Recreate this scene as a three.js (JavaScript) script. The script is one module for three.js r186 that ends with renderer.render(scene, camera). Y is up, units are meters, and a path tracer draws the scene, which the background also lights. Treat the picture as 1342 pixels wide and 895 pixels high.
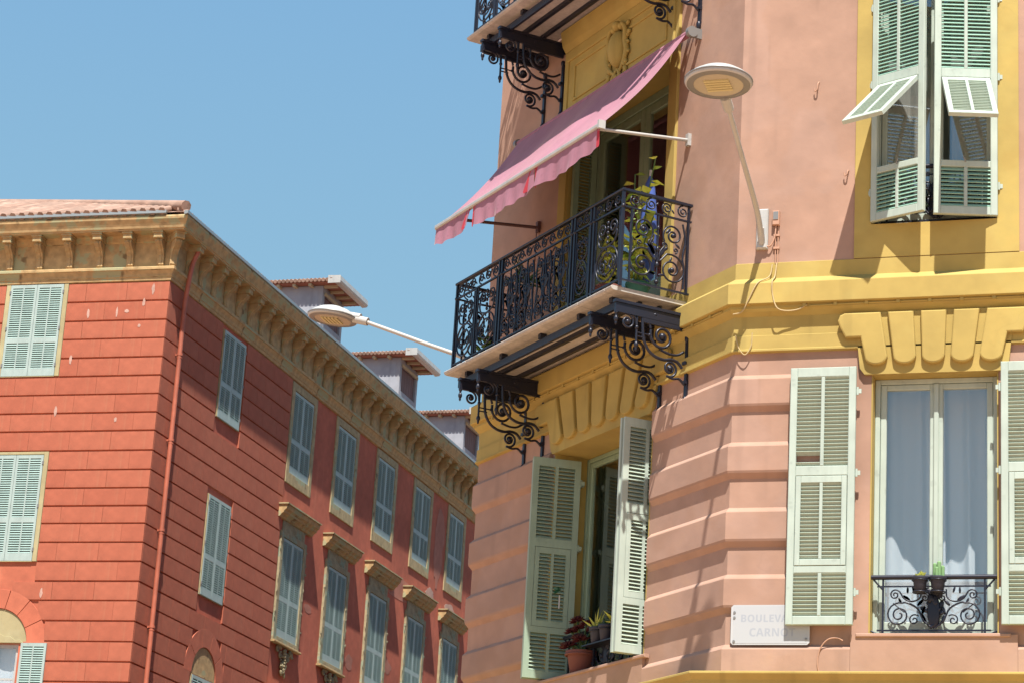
import * as THREE from 'three';
import { mergeGeometries } from 'three/addons/utils/BufferGeometryUtils.js';

// ---------------------------------------------------------------- camera, sky, sun, exposure
const scene = new THREE.Scene();
const camera = new THREE.PerspectiveCamera(2 * Math.atan(447.5 / 3248.7) * 180 / Math.PI, 1024 / 682, 0.1, 3000);
{
  const R = Math.PI / 180, yaw = 17.781 * R, pitch = 17.625 * R, roll = 3.44 * R;
  const f = new THREE.Vector3(-Math.sin(yaw) * Math.cos(pitch), Math.sin(pitch), -Math.cos(yaw) * Math.cos(pitch));
  const r = new THREE.Vector3().crossVectors(f, new THREE.Vector3(0, 1, 0)).normalize();
  const u = new THREE.Vector3().crossVectors(r, f);
  const r2 = r.clone().multiplyScalar(Math.cos(roll)).addScaledVector(u, Math.sin(roll));
  const u2 = u.clone().multiplyScalar(Math.cos(roll)).addScaledVector(r, -Math.sin(roll));
  camera.position.set(0, 1.6, 0);
  camera.quaternion.setFromRotationMatrix(new THREE.Matrix4().makeBasis(r2, u2, f.clone().negate()));
  scene.add(camera);
}
const renderer = new THREE.WebGLRenderer({ antialias: true });
renderer.setSize(1024, 682);
renderer.toneMapping = THREE.LinearToneMapping;
renderer.toneMappingExposure = 1.9;
renderer.shadowMap.enabled = true;
const SUN = new THREE.Vector3(0.32, 2.1, 1.0).normalize();
{ // clear summer sky: pale at the horizon, deeper blue overhead, a little brighter round the sun
  const W = 512, H = 256, d = new Float32Array(W * H * 4), v = new THREE.Vector3();
  const mix = (a, b, t) => a + (b - a) * t;
  const stops = [[0, [0.205, 0.318, 0.368]], [0.22, [0.166, 0.292, 0.371]], [0.45, [0.116, 0.232, 0.371]], [0.75, [0.063, 0.145, 0.287]], [1, [0.045, 0.112, 0.237]]];
  for (let j = 0; j < H; j++) for (let i = 0; i < W; i++) {
    const el = (j + .5) / H * Math.PI - Math.PI / 2, az = ((i + .5) / W - .5) * 2 * Math.PI;
    v.set(Math.cos(el) * Math.cos(az), Math.sin(el), Math.cos(el) * Math.sin(az));
    const s = Math.max(0, v.y); let k = 0; while (k < 3 && s > stops[k + 1][0]) k++;
    const t = Math.min(1, (s - stops[k][0]) / (stops[k + 1][0] - stops[k][0]));
    const g = Math.max(0, v.dot(SUN)), glow = .08 * Math.pow(g, 6) + .3 * Math.pow(g, 60);
    for (let c = 0; c < 3; c++) d[(j * W + i) * 4 + c] = mix(stops[k][1][c], stops[k + 1][1][c], t) + glow * [1, 1, .95][c];
    d[(j * W + i) * 4 + 3] = 1;
  }
  const sky = new THREE.DataTexture(d, W, H, THREE.RGBAFormat, THREE.FloatType);
  sky.mapping = THREE.EquirectangularReflectionMapping; sky.minFilter = sky.magFilter = THREE.LinearFilter; sky.needsUpdate = true;
  scene.background = sky; scene.environment = sky;
}
const sun = new THREE.DirectionalLight(new THREE.Color(1, .94, .84), 5);
sun.position.copy(SUN).multiplyScalar(80).add(new THREE.Vector3(-10, 8, -30));
sun.target.position.set(-10, 8, -30); scene.add(sun, sun.target);
sun.castShadow = true; sun.shadow.mapSize.set(4096, 4096);
Object.assign(sun.shadow.camera, { left: -40, right: 40, top: 40, bottom: -40, near: 1, far: 200 });

// ---------------------------------------------------------------- helpers
let seed = 7; const rnd = () => { seed = (seed * 1664525 + 1013904223) >>> 0; return seed / 4294967296; };
const rr = (a, b) => a + (b - a) * rnd();
const hash = (x, y, s) => { let h = (x * 374761393 + y * 668265263 + s * 974634777) | 0; h = Math.imul(h ^ (h >>> 13), 1274126177); return ((h ^ (h >>> 16)) >>> 0) / 4294967296; };
function vnoise(x, y, p, s) { // tiling value noise with period p
  const xi = Math.floor(x), yi = Math.floor(y), fx = x - xi, fy = y - yi, m = (n) => ((n % p) + p) % p;
  const a = fx * fx * (3 - 2 * fx), b = fy * fy * (3 - 2 * fy);
  const h = (i, j) => hash(m(xi + i), m(yi + j), s);
  return (h(0, 0) * (1 - a) + h(1, 0) * a) * (1 - b) + (h(0, 1) * (1 - a) + h(1, 1) * a) * b;
}
function fbm(x, y, p, s, oct = 4) { let t = 0, a = .5, n = 0; for (let o = 0; o < oct; o++) { t += a * vnoise(x * (1 << o), y * (1 << o), p << o, s + o * 17); n += a; a *= .5; } return t / n; }
function makeTex(size, repeat, fn, color = true) {
  const d = new Uint8Array(size * size * 4);
  for (let j = 0; j < size; j++) for (let i = 0; i < size; i++) {
    const c = fn(i / size, j / size), o = (j * size + i) * 4;
    for (let k = 0; k < 3; k++) d[o + k] = Math.max(0, Math.min(255, 255 * (c.length ? c[k] : c)));
    d[o + 3] = 255;
  }
  const t = new THREE.DataTexture(d, size, size); t.wrapS = t.wrapT = THREE.RepeatWrapping; t.repeat.set(repeat, repeat);
  t.magFilter = THREE.LinearFilter; t.minFilter = THREE.LinearMipmapLinearFilter; t.generateMipmaps = true;
  if (color) t.colorSpace = THREE.SRGBColorSpace; t.needsUpdate = true; return t;
}
const sm = (a, b, x) => { const t = Math.max(0, Math.min(1, (x - a) / (b - a))); return t * t * (3 - 2 * t); };
// sRGB factors that multiply the base colours
const texWash = makeTex(512, 1 / 3.2, (x, y) => { // limewashed render: cloudy patches, thin vertical runs
  const a = fbm(x * 4, y * 4, 4, 3, 5), b = fbm(x * 24, y * 24, 24, 9, 3), run = fbm(x * 40, y * 3, 0 + 120, 21, 2);
  const p = sm(.52, .62, fbm(x * 5, y * 5, 5, 31, 4)), crack = sm(.010, .002, Math.abs(fbm(x * 5, y * 5, 5, 131, 5) - .5)) * sm(.55, .68, fbm(x * 3, y * 3, 3, 141, 2));
  const drip = sm(.58, .82, run) * sm(.35, .7, fbm(x * 3, y * 3, 3, 37, 3));
  const l = .925 + .10 * (a - .5) * 2 + .04 * (b - .5) * 2 - .05 * drip - .02 * crack;
  return [l + .006 * p, l + .018 * p, l + .035 * p];
});
const texRed = makeTex(512, 1 / 4.1, (x, y) => {
  const a = fbm(x * 4, y * 4, 4, 43, 5), b = fbm(x * 30, y * 30, 30, 49, 3), run = fbm(x * 34, y * 3, 102, 51, 3);
  const l = .905 + .13 * (a - .5) * 2 + .06 * (b - .5) * 2, w = sm(.66, .8, run) * .06;
  return [l + w * .3, l + w, l + w];
});
const texOld = makeTex(512, 1 / 2.3, (x, y) => { // old ochre paint flaking to grey plaster
  const a = fbm(x * 6, y * 6, 6, 63, 5), b = fbm(x * 22, y * 22, 22, 69, 3);
  const q = sm(.585, .66, a * .75 + b * .25), d = sm(.35, .2, fbm(x * 9, y * 9, 9, 77, 4));
  const l = .88 + .12 * (b - .5) * 2 - .22 * d;
  return [l * (1 - q) + q * .80, l * (1 - q) + q * .93, (l * (1 - q) + q * 1.0)];
});
const texPaint = makeTex(256, 1 / 1.1, (x, y) => { const a = fbm(x * 6, y * 6, 6, 83, 4), b = fbm(x * 40, y * 6, 240, 87, 2); const l = .955 + .05 * (a - .5) * 2 + .03 * (b - .5) * 2 - .06 * sm(.72, .85, fbm(x * 14, y * 14, 14, 91, 3)); return [l, l, l * .985]; });
const texStone = makeTex(256, 1 / .9, (x, y) => { const a = fbm(x * 6, y * 6, 6, 93, 5), b = fbm(x * 40, y * 40, 40, 97, 2); const l = .9 + .1 * (a - .5) * 2 + .06 * (b - .5) * 2; return [l, l * .985, l * .965]; });
const texTile = makeTex(256, 1 / 1.7, (x, y) => { const a = fbm(x * 8, y * 8, 8, 103, 3), b = fbm(x * 3, y * 3, 3, 107, 3); const l = .86 + .2 * (a - .5) * 2; return [l, l * (.94 + .1 * b), l * (.92 + .14 * b)]; });
const bumpFine = makeTex(256, 1 / .7, (x, y) => .5 + .5 * (fbm(x * 12, y * 12, 12, 113, 5) - .5) * 2, false);
const M = {};
function mat(name, rgb, o = {}) {
  const m = new (o.physical ? THREE.MeshPhysicalMaterial : THREE.MeshStandardMaterial)({ roughness: .85, side: THREE.DoubleSide, ...o.p });
  m.color.setRGB(...rgb); m.name = name; M[name] = m; return m;
}
const bump = (s) => ({ bumpMap: bumpFine, bumpScale: s });
mat('pink', [0.435, 0.265, 0.195], { p: { map: texWash, ...bump(.0012), roughness: .92 } });
mat('yellow', [0.465, 0.34, 0.095], { p: { map: texWash, ...bump(.001), roughness: .85 } });
mat('red', [0.52, 0.148, 0.084], { p: { map: texRed, ...bump(.0012), roughness: .93 } });
mat('redSmooth', [0.53, 0.138, 0.08], { p: { map: texRed, ...bump(.0012), roughness: .93 } });
mat('redPipe', [0.5, 0.14, 0.08], { p: { map: texRed, roughness: .6 } });
mat('ochre', [0.57, 0.385, 0.185], { p: { map: texOld, ...bump(.003), roughness: .9 } });
mat('ochrePale', [0.48, 0.38, 0.21], { p: { map: texOld, ...bump(.0012), roughness: .9 } });
mat('lunette', [0.44, 0.38, 0.21], { p: { map: texWash, ...bump(.0012), roughness: .9 } });
mat('carved', [0.42, 0.35, 0.21], { p: { map: texOld, ...bump(.01), roughness: .9 } });
mat('shutter', [0.43, 0.51, 0.47], { p: { map: texPaint, roughness: .55 } });
mat('slat', [0.38, 0.46, 0.395], { p: { map: texPaint, roughness: .55 } });
mat('shadedShutter', [0.3, 0.4, 0.32], { p: { map: texPaint, roughness: .55 } });  // shutter paint darkened for the folded pair that stands in shade
mat('slatMint', [0.29, 0.5, 0.42], { p: { map: texPaint, roughness: .55 } });
mat('shadedGreen', [0.27, 0.37, 0.26], { p: { map: texPaint, roughness: .5 } });  // shutter green with shade put into it, for the shaded window and doors
mat('redShutter', [0.37, 0.47, 0.47], { p: { map: texPaint, roughness: .6 } });
mat('redSlat', [0.3, 0.43, 0.42], { p: { map: texPaint, roughness: .6 } });
mat('iron', [.016, .018, .032], { p: { roughness: .38, metalness: .25 } });
mat('slab', [0.5, 0.485, 0.47], { p: { map: texStone, ...bump(.001), roughness: .8 } });
mat('tile', [0.44, 0.285, 0.215], { p: { map: texTile, ...bump(.003), roughness: .9 } });
mat('zinc', [.34, .37, .38], { p: { roughness: .5, metalness: .6 } });
mat('whiteMetal', [0.47, 0.47, 0.475], { p: { map: texPaint, roughness: .4 } });
mat('greyMetal', [0.22, 0.22, 0.22], { p: { roughness: .45, metalness: .3 } });
mat('lampGlass', [0.42, 0.38, 0.3], { p: { roughness: .25 } });
mat('led', [0.52, 0.46, 0.25], { p: { roughness: .4 } });
mat('dormer', [0.38, 0.39, 0.43], { p: { map: texWash, ...bump(.001), roughness: .9 } });
mat('brown', [.16, .085, .085], { p: { map: texPaint, roughness: .7 } });
mat('soffit', [.30, .12, .08], { p: { roughness: .8 } });
mat('rafter', [0.45, 0.37, 0.24], { p: { roughness: .8 } });
mat('glass', [.96, .985, 1], { physical: true, p: { roughness: .015, transmission: 1, thickness: 0, ior: 2.2 } });
mat('curtain', [0.74, 0.75, 0.77], { p: { roughness: .95 } });
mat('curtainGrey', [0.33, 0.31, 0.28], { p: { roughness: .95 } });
mat('room', [.30, .27, .23], { p: { roughness: .95 } });
mat('fabric', [0.37, 0.165, 0.235], { physical: true, p: { map: texPaint, roughness: .95, sheen: 1, sheenRoughness: .35 } }); M.fabric.sheenColor.setRGB(1, .93, .93);
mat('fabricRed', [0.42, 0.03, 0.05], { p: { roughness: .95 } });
mat('terracotta', [0.17, 0.055, 0.042], { p: { roughness: .8 } });
mat('potDark', [0.025, 0.027, 0.045], { p: { roughness: .6 } });
mat('potGreen', [0.02, 0.12, 0.08], { p: { roughness: .5 } });
mat('leaf', [.20, .30, .045], { physical: true, p: { roughness: .7, transmission: .25, thickness: 0 } });
mat('leafYellow', [.44, .46, .07], { physical: true, p: { roughness: .7, transmission: .25, thickness: 0 } });
mat('leafDark', [.05, .11, .035], { p: { roughness: .7 } });
mat('cactus', [.16, .30, .13], { p: { roughness: .8 } });
mat('rosette', [0.07, 0.01, 0.016], { p: { roughness: .5 } });
mat('blue', [.045, .09, .34], { p: { roughness: .85 } });
mat('signWhite', [0.47, 0.48, 0.5], { p: { roughness: .3 } });
mat('cable', [0.46, 0.35, 0.18], { p: { roughness: .7 } });
mat('cablePink', [0.44, 0.25, 0.17], { p: { roughness: .7 } });
mat('patch', [0.58, 0.38, 0.33], { p: { map: texStone, roughness: .95 } });
mat('addedHouseWall', [0.5, 0.2, 0.1], { p: { map: texWash, roughness: .92 } });  // orange chosen for the warm bounce of the added house
mat('asphalt', [0.12, 0.105, 0.09], { p: { map: texStone, roughness: .95 } });
mat('paving', [0.53, 0.34, 0.22], { p: { map: texStone, roughness: .95 } });  // warm tint chosen to bounce light up onto the facades

function triUV(g) { // uv in metres from the dominant axis of the normal
  const p = g.attributes.position, n = g.attributes.normal, a = new Float32Array(p.count * 2);
  for (let i = 0; i < p.count; i++) {
    const x = Math.abs(n.getX(i)), y = Math.abs(n.getY(i)), z = Math.abs(n.getZ(i));
    const X = p.getX(i), Y = p.getY(i), Z = p.getZ(i);
    if (z >= x && z >= y) { a[2 * i] = X; a[2 * i + 1] = Y; } else if (x >= y) { a[2 * i] = Z + .37; a[2 * i + 1] = Y; } else { a[2 * i] = X; a[2 * i + 1] = Z + .61; }
  }
  g.setAttribute('uv', new THREE.BufferAttribute(a, 2)); return g;
}
function norm(g) { if (g.index) g = g.toNonIndexed(); for (const k of Object.keys(g.attributes)) if (!['position', 'normal', 'uv'].includes(k)) g.deleteAttribute(k); return triUV(g); }
function join(gs) { gs = (Array.isArray(gs) ? gs.flat(9) : [gs]).map(norm); return gs.length === 1 ? gs[0] : mergeGeometries(gs); }
function mesh(name, geo, m, parent, label) {
  const o = new THREE.Mesh(Array.isArray(geo) ? join(geo) : (geo.userData.ready ? geo : norm(geo)), typeof m === 'string' ? M[m] : m);
  o.name = name; o.castShadow = o.receiveShadow = true; if (label) o.userData.label = label; if (parent) parent.add(o); return o;
}
function share(gs) { const g = join(gs); g.userData.ready = true; return g; }
const taken = {};
function numbered(n) { const k = taken[n] = (taken[n] ?? -1) + 1; return k ? n + '_' + String(k).padStart(3, '0') : n; }
function thing(name, label, category, x, y, z, ry = 0, group) {
  const g = new THREE.Group(); g.name = numbered(name); g.position.set(x, y, z); g.rotation.y = ry;
  g.userData = { label, category }; if (group) g.userData.group = group; scene.add(g); return g;
}
function part(name, parent, ry = 0, x = 0, y = 0, z = 0) { const g = new THREE.Group(); g.name = name; g.position.set(x, y, z); g.rotation.y = ry; parent.add(g); return g; }
const box = (x0, x1, y0, y1, z0, z1) => new THREE.BoxGeometry(x1 - x0, y1 - y0, z1 - z0).translate((x0 + x1) / 2, (y0 + y1) / 2, (z0 + z1) / 2);
function bevelBox(x0, x1, y0, y1, z0, z1, b = .006) { // front (z1) edges chamfered
  const P = [[x0, y0, z0], [x1, y0, z0], [x1, y1, z0], [x0, y1, z0], [x0, y0, z1 - b], [x1, y0, z1 - b], [x1, y1, z1 - b], [x0, y1, z1 - b], [x0 + b, y0 + b, z1], [x1 - b, y0 + b, z1], [x1 - b, y1 - b, z1], [x0 + b, y1 - b, z1]];
  return quads(P, [[0, 1, 5, 4], [1, 2, 6, 5], [2, 3, 7, 6], [3, 0, 4, 7], [4, 5, 9, 8], [5, 6, 10, 9], [6, 7, 11, 10], [7, 4, 8, 11], [8, 9, 10, 11], [0, 3, 2, 1]]);
}
function quads(P, Q) {
  const a = []; for (const q of Q) { const [A, B, C, D] = q.map(i => P[i]); a.push(...A, ...B, ...C); if (D) a.push(...A, ...C, ...D); }
  const g = new THREE.BufferGeometry(); g.setAttribute('position', new THREE.Float32BufferAttribute(a, 3)); g.computeVertexNormals(); return g;
}
function shapeOf(pts, holes = []) { const s = new THREE.Shape(pts.map(p => new THREE.Vector2(...p))); for (const h of holes) s.holes.push(new THREE.Path(h.map(p => new THREE.Vector2(...p)))); return s; }
const rect = (a, b, c, d) => [[a, c], [b, c], [b, d], [a, d]];
function slabXY(pts, holes, z0, z1, bevel = 0) { // outline in x,y pulled from z0 to z1
  const g = new THREE.ExtrudeGeometry(shapeOf(pts, holes), { depth: z1 - z0 - bevel, bevelEnabled: bevel > 0, bevelSize: bevel, bevelThickness: bevel, bevelOffset: -bevel, bevelSegments: 2, curveSegments: 10 });
  return g.translate(0, 0, z0);
}
function sideProfile(pts, x0, x1, bevel = 0) { // outline in (z,y) pulled along x
  const g = new THREE.ExtrudeGeometry(shapeOf(pts), { depth: x1 - x0 - 2 * bevel, bevelEnabled: bevel > 0, bevelSize: bevel, bevelThickness: bevel, bevelOffset: -bevel, bevelSegments: 1 });
  g.translate(0, 0, bevel); g.applyMatrix4(new THREE.Matrix4().set(0, 0, 1, x0, 0, 1, 0, 0, 1, 0, 0, 0, 0, 0, 0, 1));
  const p = g.attributes.position, a = p.array; for (let i = 0; i < p.count; i += 3) for (let c = 0; c < 3; c++) { const t = a[(i + 1) * 3 + c]; a[(i + 1) * 3 + c] = a[(i + 2) * 3 + c]; a[(i + 2) * 3 + c] = t; }
  g.computeVertexNormals(); return g;
}
function planXZ(pts, y0, y1) { const g = new THREE.ExtrudeGeometry(shapeOf(pts.map(([x, z]) => [x, -z])), { depth: y1 - y0, bevelEnabled: false }); return g.rotateX(-Math.PI / 2).translate(0, y0, 0); }
function mitres(path) { // offset directions of a plan polyline, outward = left of nothing: dir x up
  const n = path.slice(1).map((p, i) => { const dx = p[0] - path[i][0], dz = p[1] - path[i][1], l = Math.hypot(dx, dz); return [-dz / l, dx / l]; });
  return path.map((_, i) => { const a = n[Math.max(0, i - 1)], b = n[Math.min(n.length - 1, i)]; const s = 1 + a[0] * b[0] + a[1] * b[1]; return [(a[0] + b[0]) / s, (a[1] + b[1]) / s]; });
}
function sweep(path, prof, caps = true) { // profile (w,v) along a plan path with mitred corners
  const m = mitres(path), a = [], P = (i, j) => [path[i][0] + m[i][0] * prof[j][0], prof[j][1], path[i][1] + m[i][1] * prof[j][0]];
  for (let i = 0; i + 1 < path.length; i++) for (let j = 0; j + 1 < prof.length; j++) {
    const A = P(i, j), B = P(i + 1, j), C = P(i + 1, j + 1), D = P(i, j + 1); a.push(...A, ...D, ...B, ...B, ...D, ...C);
  }
  if (caps) for (const i of [0, path.length - 1]) for (const t of THREE.ShapeUtils.triangulateShape(prof.map(p => new THREE.Vector2(...p)), [])) a.push(...P(i, t[0]), ...P(i, t[1]), ...P(i, t[2]));
  const g = new THREE.BufferGeometry(); g.setAttribute('position', new THREE.Float32BufferAttribute(a, 3)); g.computeVertexNormals(); return g;
}
const V3 = (p) => new THREE.Vector3(...p);
function tube(pts, r, sides = 6, taper) { // round bar along points; taper(t) scales the radius
  const P = pts.map(V3), n = P.length, pos = [], nor = [], idx = [];
  let up = new THREE.Vector3(.123, .71, .53).normalize(), N = null;
  for (let i = 0; i < n; i++) {
    const T = P[Math.min(n - 1, i + 1)].clone().sub(P[Math.max(0, i - 1)]).normalize();
    if (!N) N = new THREE.Vector3().crossVectors(T, up).normalize(); else N.addScaledVector(T, -N.dot(T)).normalize();
    const B = new THREE.Vector3().crossVectors(T, N), R = r * (taper ? taper(i / (n - 1)) : 1);
    for (let k = 0; k < sides; k++) { const a = k / sides * 2 * Math.PI, d = N.clone().multiplyScalar(Math.cos(a)).addScaledVector(B, Math.sin(a)); nor.push(d.x, d.y, d.z); d.multiplyScalar(R).add(P[i]); pos.push(d.x, d.y, d.z); }
  }
  for (let i = 0; i + 1 < n; i++) for (let k = 0; k < sides; k++) { const a = i * sides + k, b = i * sides + (k + 1) % sides; idx.push(a, b, a + sides, b, b + sides, a + sides); }
  for (const e of [0, n - 1]) {
    const T = P[e ? n - 1 : 0].clone().sub(P[e ? n - 2 : 1]).normalize(), b0 = pos.length / 3;
    for (let k = 0; k < sides; k++) { const q = (e * sides + k) * 3; pos.push(pos[q], pos[q + 1], pos[q + 2]); nor.push(T.x, T.y, T.z); }
    for (let k = 1; k + 1 < sides; k++) e ? idx.push(b0, b0 + k, b0 + k + 1) : idx.push(b0, b0 + k + 1, b0 + k);
  }
  const g = new THREE.BufferGeometry(); g.setAttribute('position', new THREE.Float32BufferAttribute(pos, 3)); g.setAttribute('normal', new THREE.Float32BufferAttribute(nor, 3)); g.setIndex(idx); return g;
}
const smooth = (pts, n = 24) => new THREE.CatmullRomCurve3(pts.map(V3)).getPoints(n).map(p => [p.x, p.y, p.z]);
const bar = (a, b, r, s = 6) => tube([a, b], r, s);
const ball = (x, y, z, r, sy = 1) => new THREE.SphereGeometry(r, 10, 7).scale(1, sy, 1).translate(x, y, z);
const lathe = (pts, seg = 24) => new THREE.LatheGeometry(pts.map(p => new THREE.Vector2(...p)), seg);
// flat scroll in 2D: from outer radius R inward
function spiral2(cx, cy, R, turns, a0, dir = 1, inner = .16) { const n = Math.ceil(turns * 18), o = []; for (let i = 0; i <= n; i++) { const t = i / n, a = a0 + dir * t * turns * 2 * Math.PI, r = R * (1 - (1 - inner) * Math.pow(t, .85)); o.push([cx + r * Math.cos(a), cy + r * Math.sin(a)]); } return o; }

// ---------------------------------------------------------------- ground
{
  const g = mesh('ground', new THREE.PlaneGeometry(1600, 1600).rotateX(-Math.PI / 2), 'paving', scene); g.userData = { kind: 'structure', label: 'out of view ground tinted warm to bounce light onto the facades', category: 'ground' };
  const rd = mesh('road', box(-19.4, -10.6, -.2, .004, -120, -34), 'asphalt', scene); rd.userData = { kind: 'structure', label: 'asphalt street between the red and the pink building', category: 'road' };
  const s = mesh('pavement', [planXZ([[-10.4, -60], [-10.4, -23.6], [-5.5, -18.6], [30, -18.6], [30, -60]], 0.004, .13)], 'paving', scene); s.userData = { kind: 'structure', label: 'stone pavement round the pink building tinted warm for bounce light', category: 'pavement' };
  const s2 = mesh('pavement_001', [planXZ([[-80, -80], [-80, -41.8], [-19.6, -41.8], [-19.6, -80]], 0.004, .13)], 'asphalt', scene); s2.userData = { kind: 'structure', label: 'pavement round the red building in dark asphalt tone to cut bounce light', category: 'pavement' };  // asphalt tone here keeps bounce light off the red walls
}

// ---------------------------------------------------------------- pink building: facade frames share the corner
const PX = -4.5065, PZ = -20.5, S2 = Math.SQRT1_2, PLW = 4.9;
const PLr = -Math.PI / 4;
const plPoint = (u, w = 0) => [PX + u * S2 - w * S2, PZ + u * S2 + w * S2];           // world x,z on the chamfer
const pink = thing('pink_building', 'salmon pink corner building with yellow bands and pale green shutters', 'building', PX, 0, PZ);
const LEFT = [-PLW * S2, -PLW * S2];
const pathAll = [[LEFT[0], LEFT[1] - 7], LEFT, [0, 0], [7.5, 0]];
const onPL = (u) => [u * S2, u * S2];
const TOP = 17;
const WIN = { u0: 1.226, u1: 2.312, v0: 5.735, v1: 8.02 }, WUP = { u0: 1.205, u1: 2.313, v0: 9.40, v1: 11.78 };
const LW = { u0: -3.22, u1: -1.34, v0: 5.735, v1: 8.02 }, LD = { u0: -3.26, u1: -1.27, v0: 8.96, v1: 11.58 };
const hole = (w) => rect(w.u0, w.u1, w.v0, w.v1);
const UPD = { u0: -3.26, u1: -1.27, v0: 12.70, v1: 15.3 };
mesh('wall', slabXY(rect(0, 7.5, 0, TOP), [hole(WIN), hole(WUP)], -.42, 0), 'pink', pink);
{ const g = part('wall', pink, PLr); mesh('wall_face', slabXY(rect(-PLW, 0, 0, TOP), [hole(LW), hole(LD), hole(UPD)], -.42, 0), 'pink', g); }
mesh('wall', [box(LEFT[0], LEFT[0] + .4, 0, TOP, LEFT[1] - 7, LEFT[1] - .18), box(LEFT[0] + .41, 7.08, 0, TOP, LEFT[1] - 7, LEFT[1] - 6.6), box(7.1, 7.48, 0, TOP, LEFT[1] - 7, -.43)], 'pink', pink);
const inner = [[LEFT[0] + .42, LEFT[1] - 6.58], [LEFT[0] + .42, LEFT[1] - .3], [-.18, -.44], [7.08, -.44], [7.08, LEFT[1] - 6.58]];
for (const v of [.2, 5.25, 8.72, 12.45, 16.2]) mesh('floor_slab', planXZ(inner, v, v + .2), 'room', pink);
mesh('roof', [sweep(pathAll, [[-.6, TOP + .3], [.55, TOP + .25], [.5, TOP], [.2, TOP - .2], [0, TOP - .4]]), planXZ([[LEFT[0] - .2, LEFT[1] - 7], [LEFT[0] - .2, LEFT[1]], [0, .2], [7.5, .2], [7.5, LEFT[1] - 7]], TOP + .02, TOP + .2)], 'yellow', pink);
// string course between the storeys
mesh('cornice', sweep(pathAll, [[0, 9.087], [.012, 9.08], [.012, 8.935], [.106, 8.866], [.11, 8.858], [.11, 8.674], [.104, 8.668], [.07, 8.664], [.07, 8.634], [.05, 8.612], [.014, 8.577], [.010, 8.405], [.026, 8.397], [.026, 8.278], [.038, 8.270], [.038, 8.254], [0, 8.245]]), 'yellow', pink);
mesh('cornice', sweep(pathAll, [[.03, 5.362], [.46, 5.335], [.465, 5.330], [.465, 5.316], [.425, 5.268], [.405, 5.2], [.405, 4.95], [.2, 4.7], [0, 4.6]]), 'yellow', pink, 'broad yellow cornice above the ground floor');
// banded rustication, each band a piece
const bandTops = [8.03, 7.42, 6.83, 6.24, 5.63], bandBots = [7.74, 7.135, 6.525, 5.945, 5.36];
for (let i = 0; i < 5; i++) {
  const t = bandTops[i], b = bandBots[i], last = i === 4;
  const prof = last ? [[0, t + .016], [.036, t - .020], [.043, t - .032], [.043, b]] : [[0, t + .016], [.036, t - .020], [.043, t - .032], [.043, b + .036], [.036, b + .016], [0, b - .030]];
  mesh('rustic_band', sweep([[LEFT[0], LEFT[1] - 7], LEFT, onPL(-3.26)], prof), 'pink', pink);
  mesh('rustic_band', sweep([onPL(-1.30), [0, 0], [1.08, 0]], prof), 'pink', pink);
  mesh('rustic_band', sweep([[2.47, 0], [7.5, 0]], prof), 'pink', pink);
}
mesh('apron', box(1.082, 2.468, 5.37, 5.722, .002, .041), 'pink', pink);
{ const g = part('apron', pink, PLr); mesh('apron_face', box(-3.258, -1.302, 5.37, 5.722, .002, .041), 'pink', g); }
// flat splayed lintels made of rounded tongues
function lintel(parent, uc, n, st, sb, vt, vb, ear) {
  const T = (k) => uc + (k - n / 2) * st, B = (k) => uc + (k - n / 2) * sb, g = .032;
  mesh('lintel_plate', slabXY([[B(0) + .02, vb - .075], [B(n) - .02, vb - .075], [B(n) + .02, vb - .02], [T(n) - .02, 8.57], [T(0) + .02, 8.57], [B(0) - .02, vb - .02]], [], .004, .038), 'yellow', parent);
  for (let k = 0; k < n; k++) {
    const tl = T(k) + g, tr = T(k + 1) - g, bl = B(k) + g * .8, br = B(k + 1) - g * .8, r = (br - bl) / 2, cx = (bl + br) / 2, by = vb + r * .72;
    const arc = []; for (let i = 0; i <= 10; i++) { const a = Math.PI + Math.PI * i / 10; arc.push([cx + r * Math.cos(a), by + r * .72 * Math.sin(a)]); }
    let pts;
    if (k === 0 && ear) { const e = T(0) - ear, y0 = vt - .225, ex = bl + (tl - bl) * (y0 - by) / (vt - by); pts = [...arc, [tr, vt], [e + .06, vt], [e + .018, vt - .02], [e, vt - .07], [e + .02, vt - .13], [e + .07, y0], [ex, y0]]; }
    else if (k === n - 1 && ear) { const e = T(n) + ear, y0 = vt - .225, ex = br + (tr - br) * (y0 - by) / (vt - by); pts = [...arc, [ex, y0], [e - .07, y0], [e - .02, vt - .13], [e, vt - .07], [e - .018, vt - .02], [e - .06, vt], [tl, vt]]; }
    else pts = [...arc, [tr, vt], [tl, vt]];
    mesh('voussoir', slabXY(pts, [], .036, .08, .014), 'yellow', parent);
  }
}
lintel(part('lintel', pink), 1.765, 5, .285, .247, 8.56, 8.085, .12);
lintel(part('lintel', pink, PLr), -2.285, 7, .325, .272, 8.56, 8.075, .14);
// painted reveals inside the openings
function reveal(parent, W, d, m = 'yellow', sill = 'pink') {
  mesh('reveal', [box(W.u0 + .001, W.u0 + .012, W.v0, W.v1, -d, .003), box(W.u1 - .012, W.u1 - .001, W.v0, W.v1, -d, .003), box(W.u0 + .013, W.u1 - .013, W.v1 - .012, W.v1 - .001, -d, .003)], m, parent);
  if (sill) mesh('sill', bevelBox(W.u0 - .1, W.u1 + .1, W.v0 - .035, W.v0 - .002, .004, .056, .008), sill, parent);
}
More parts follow.
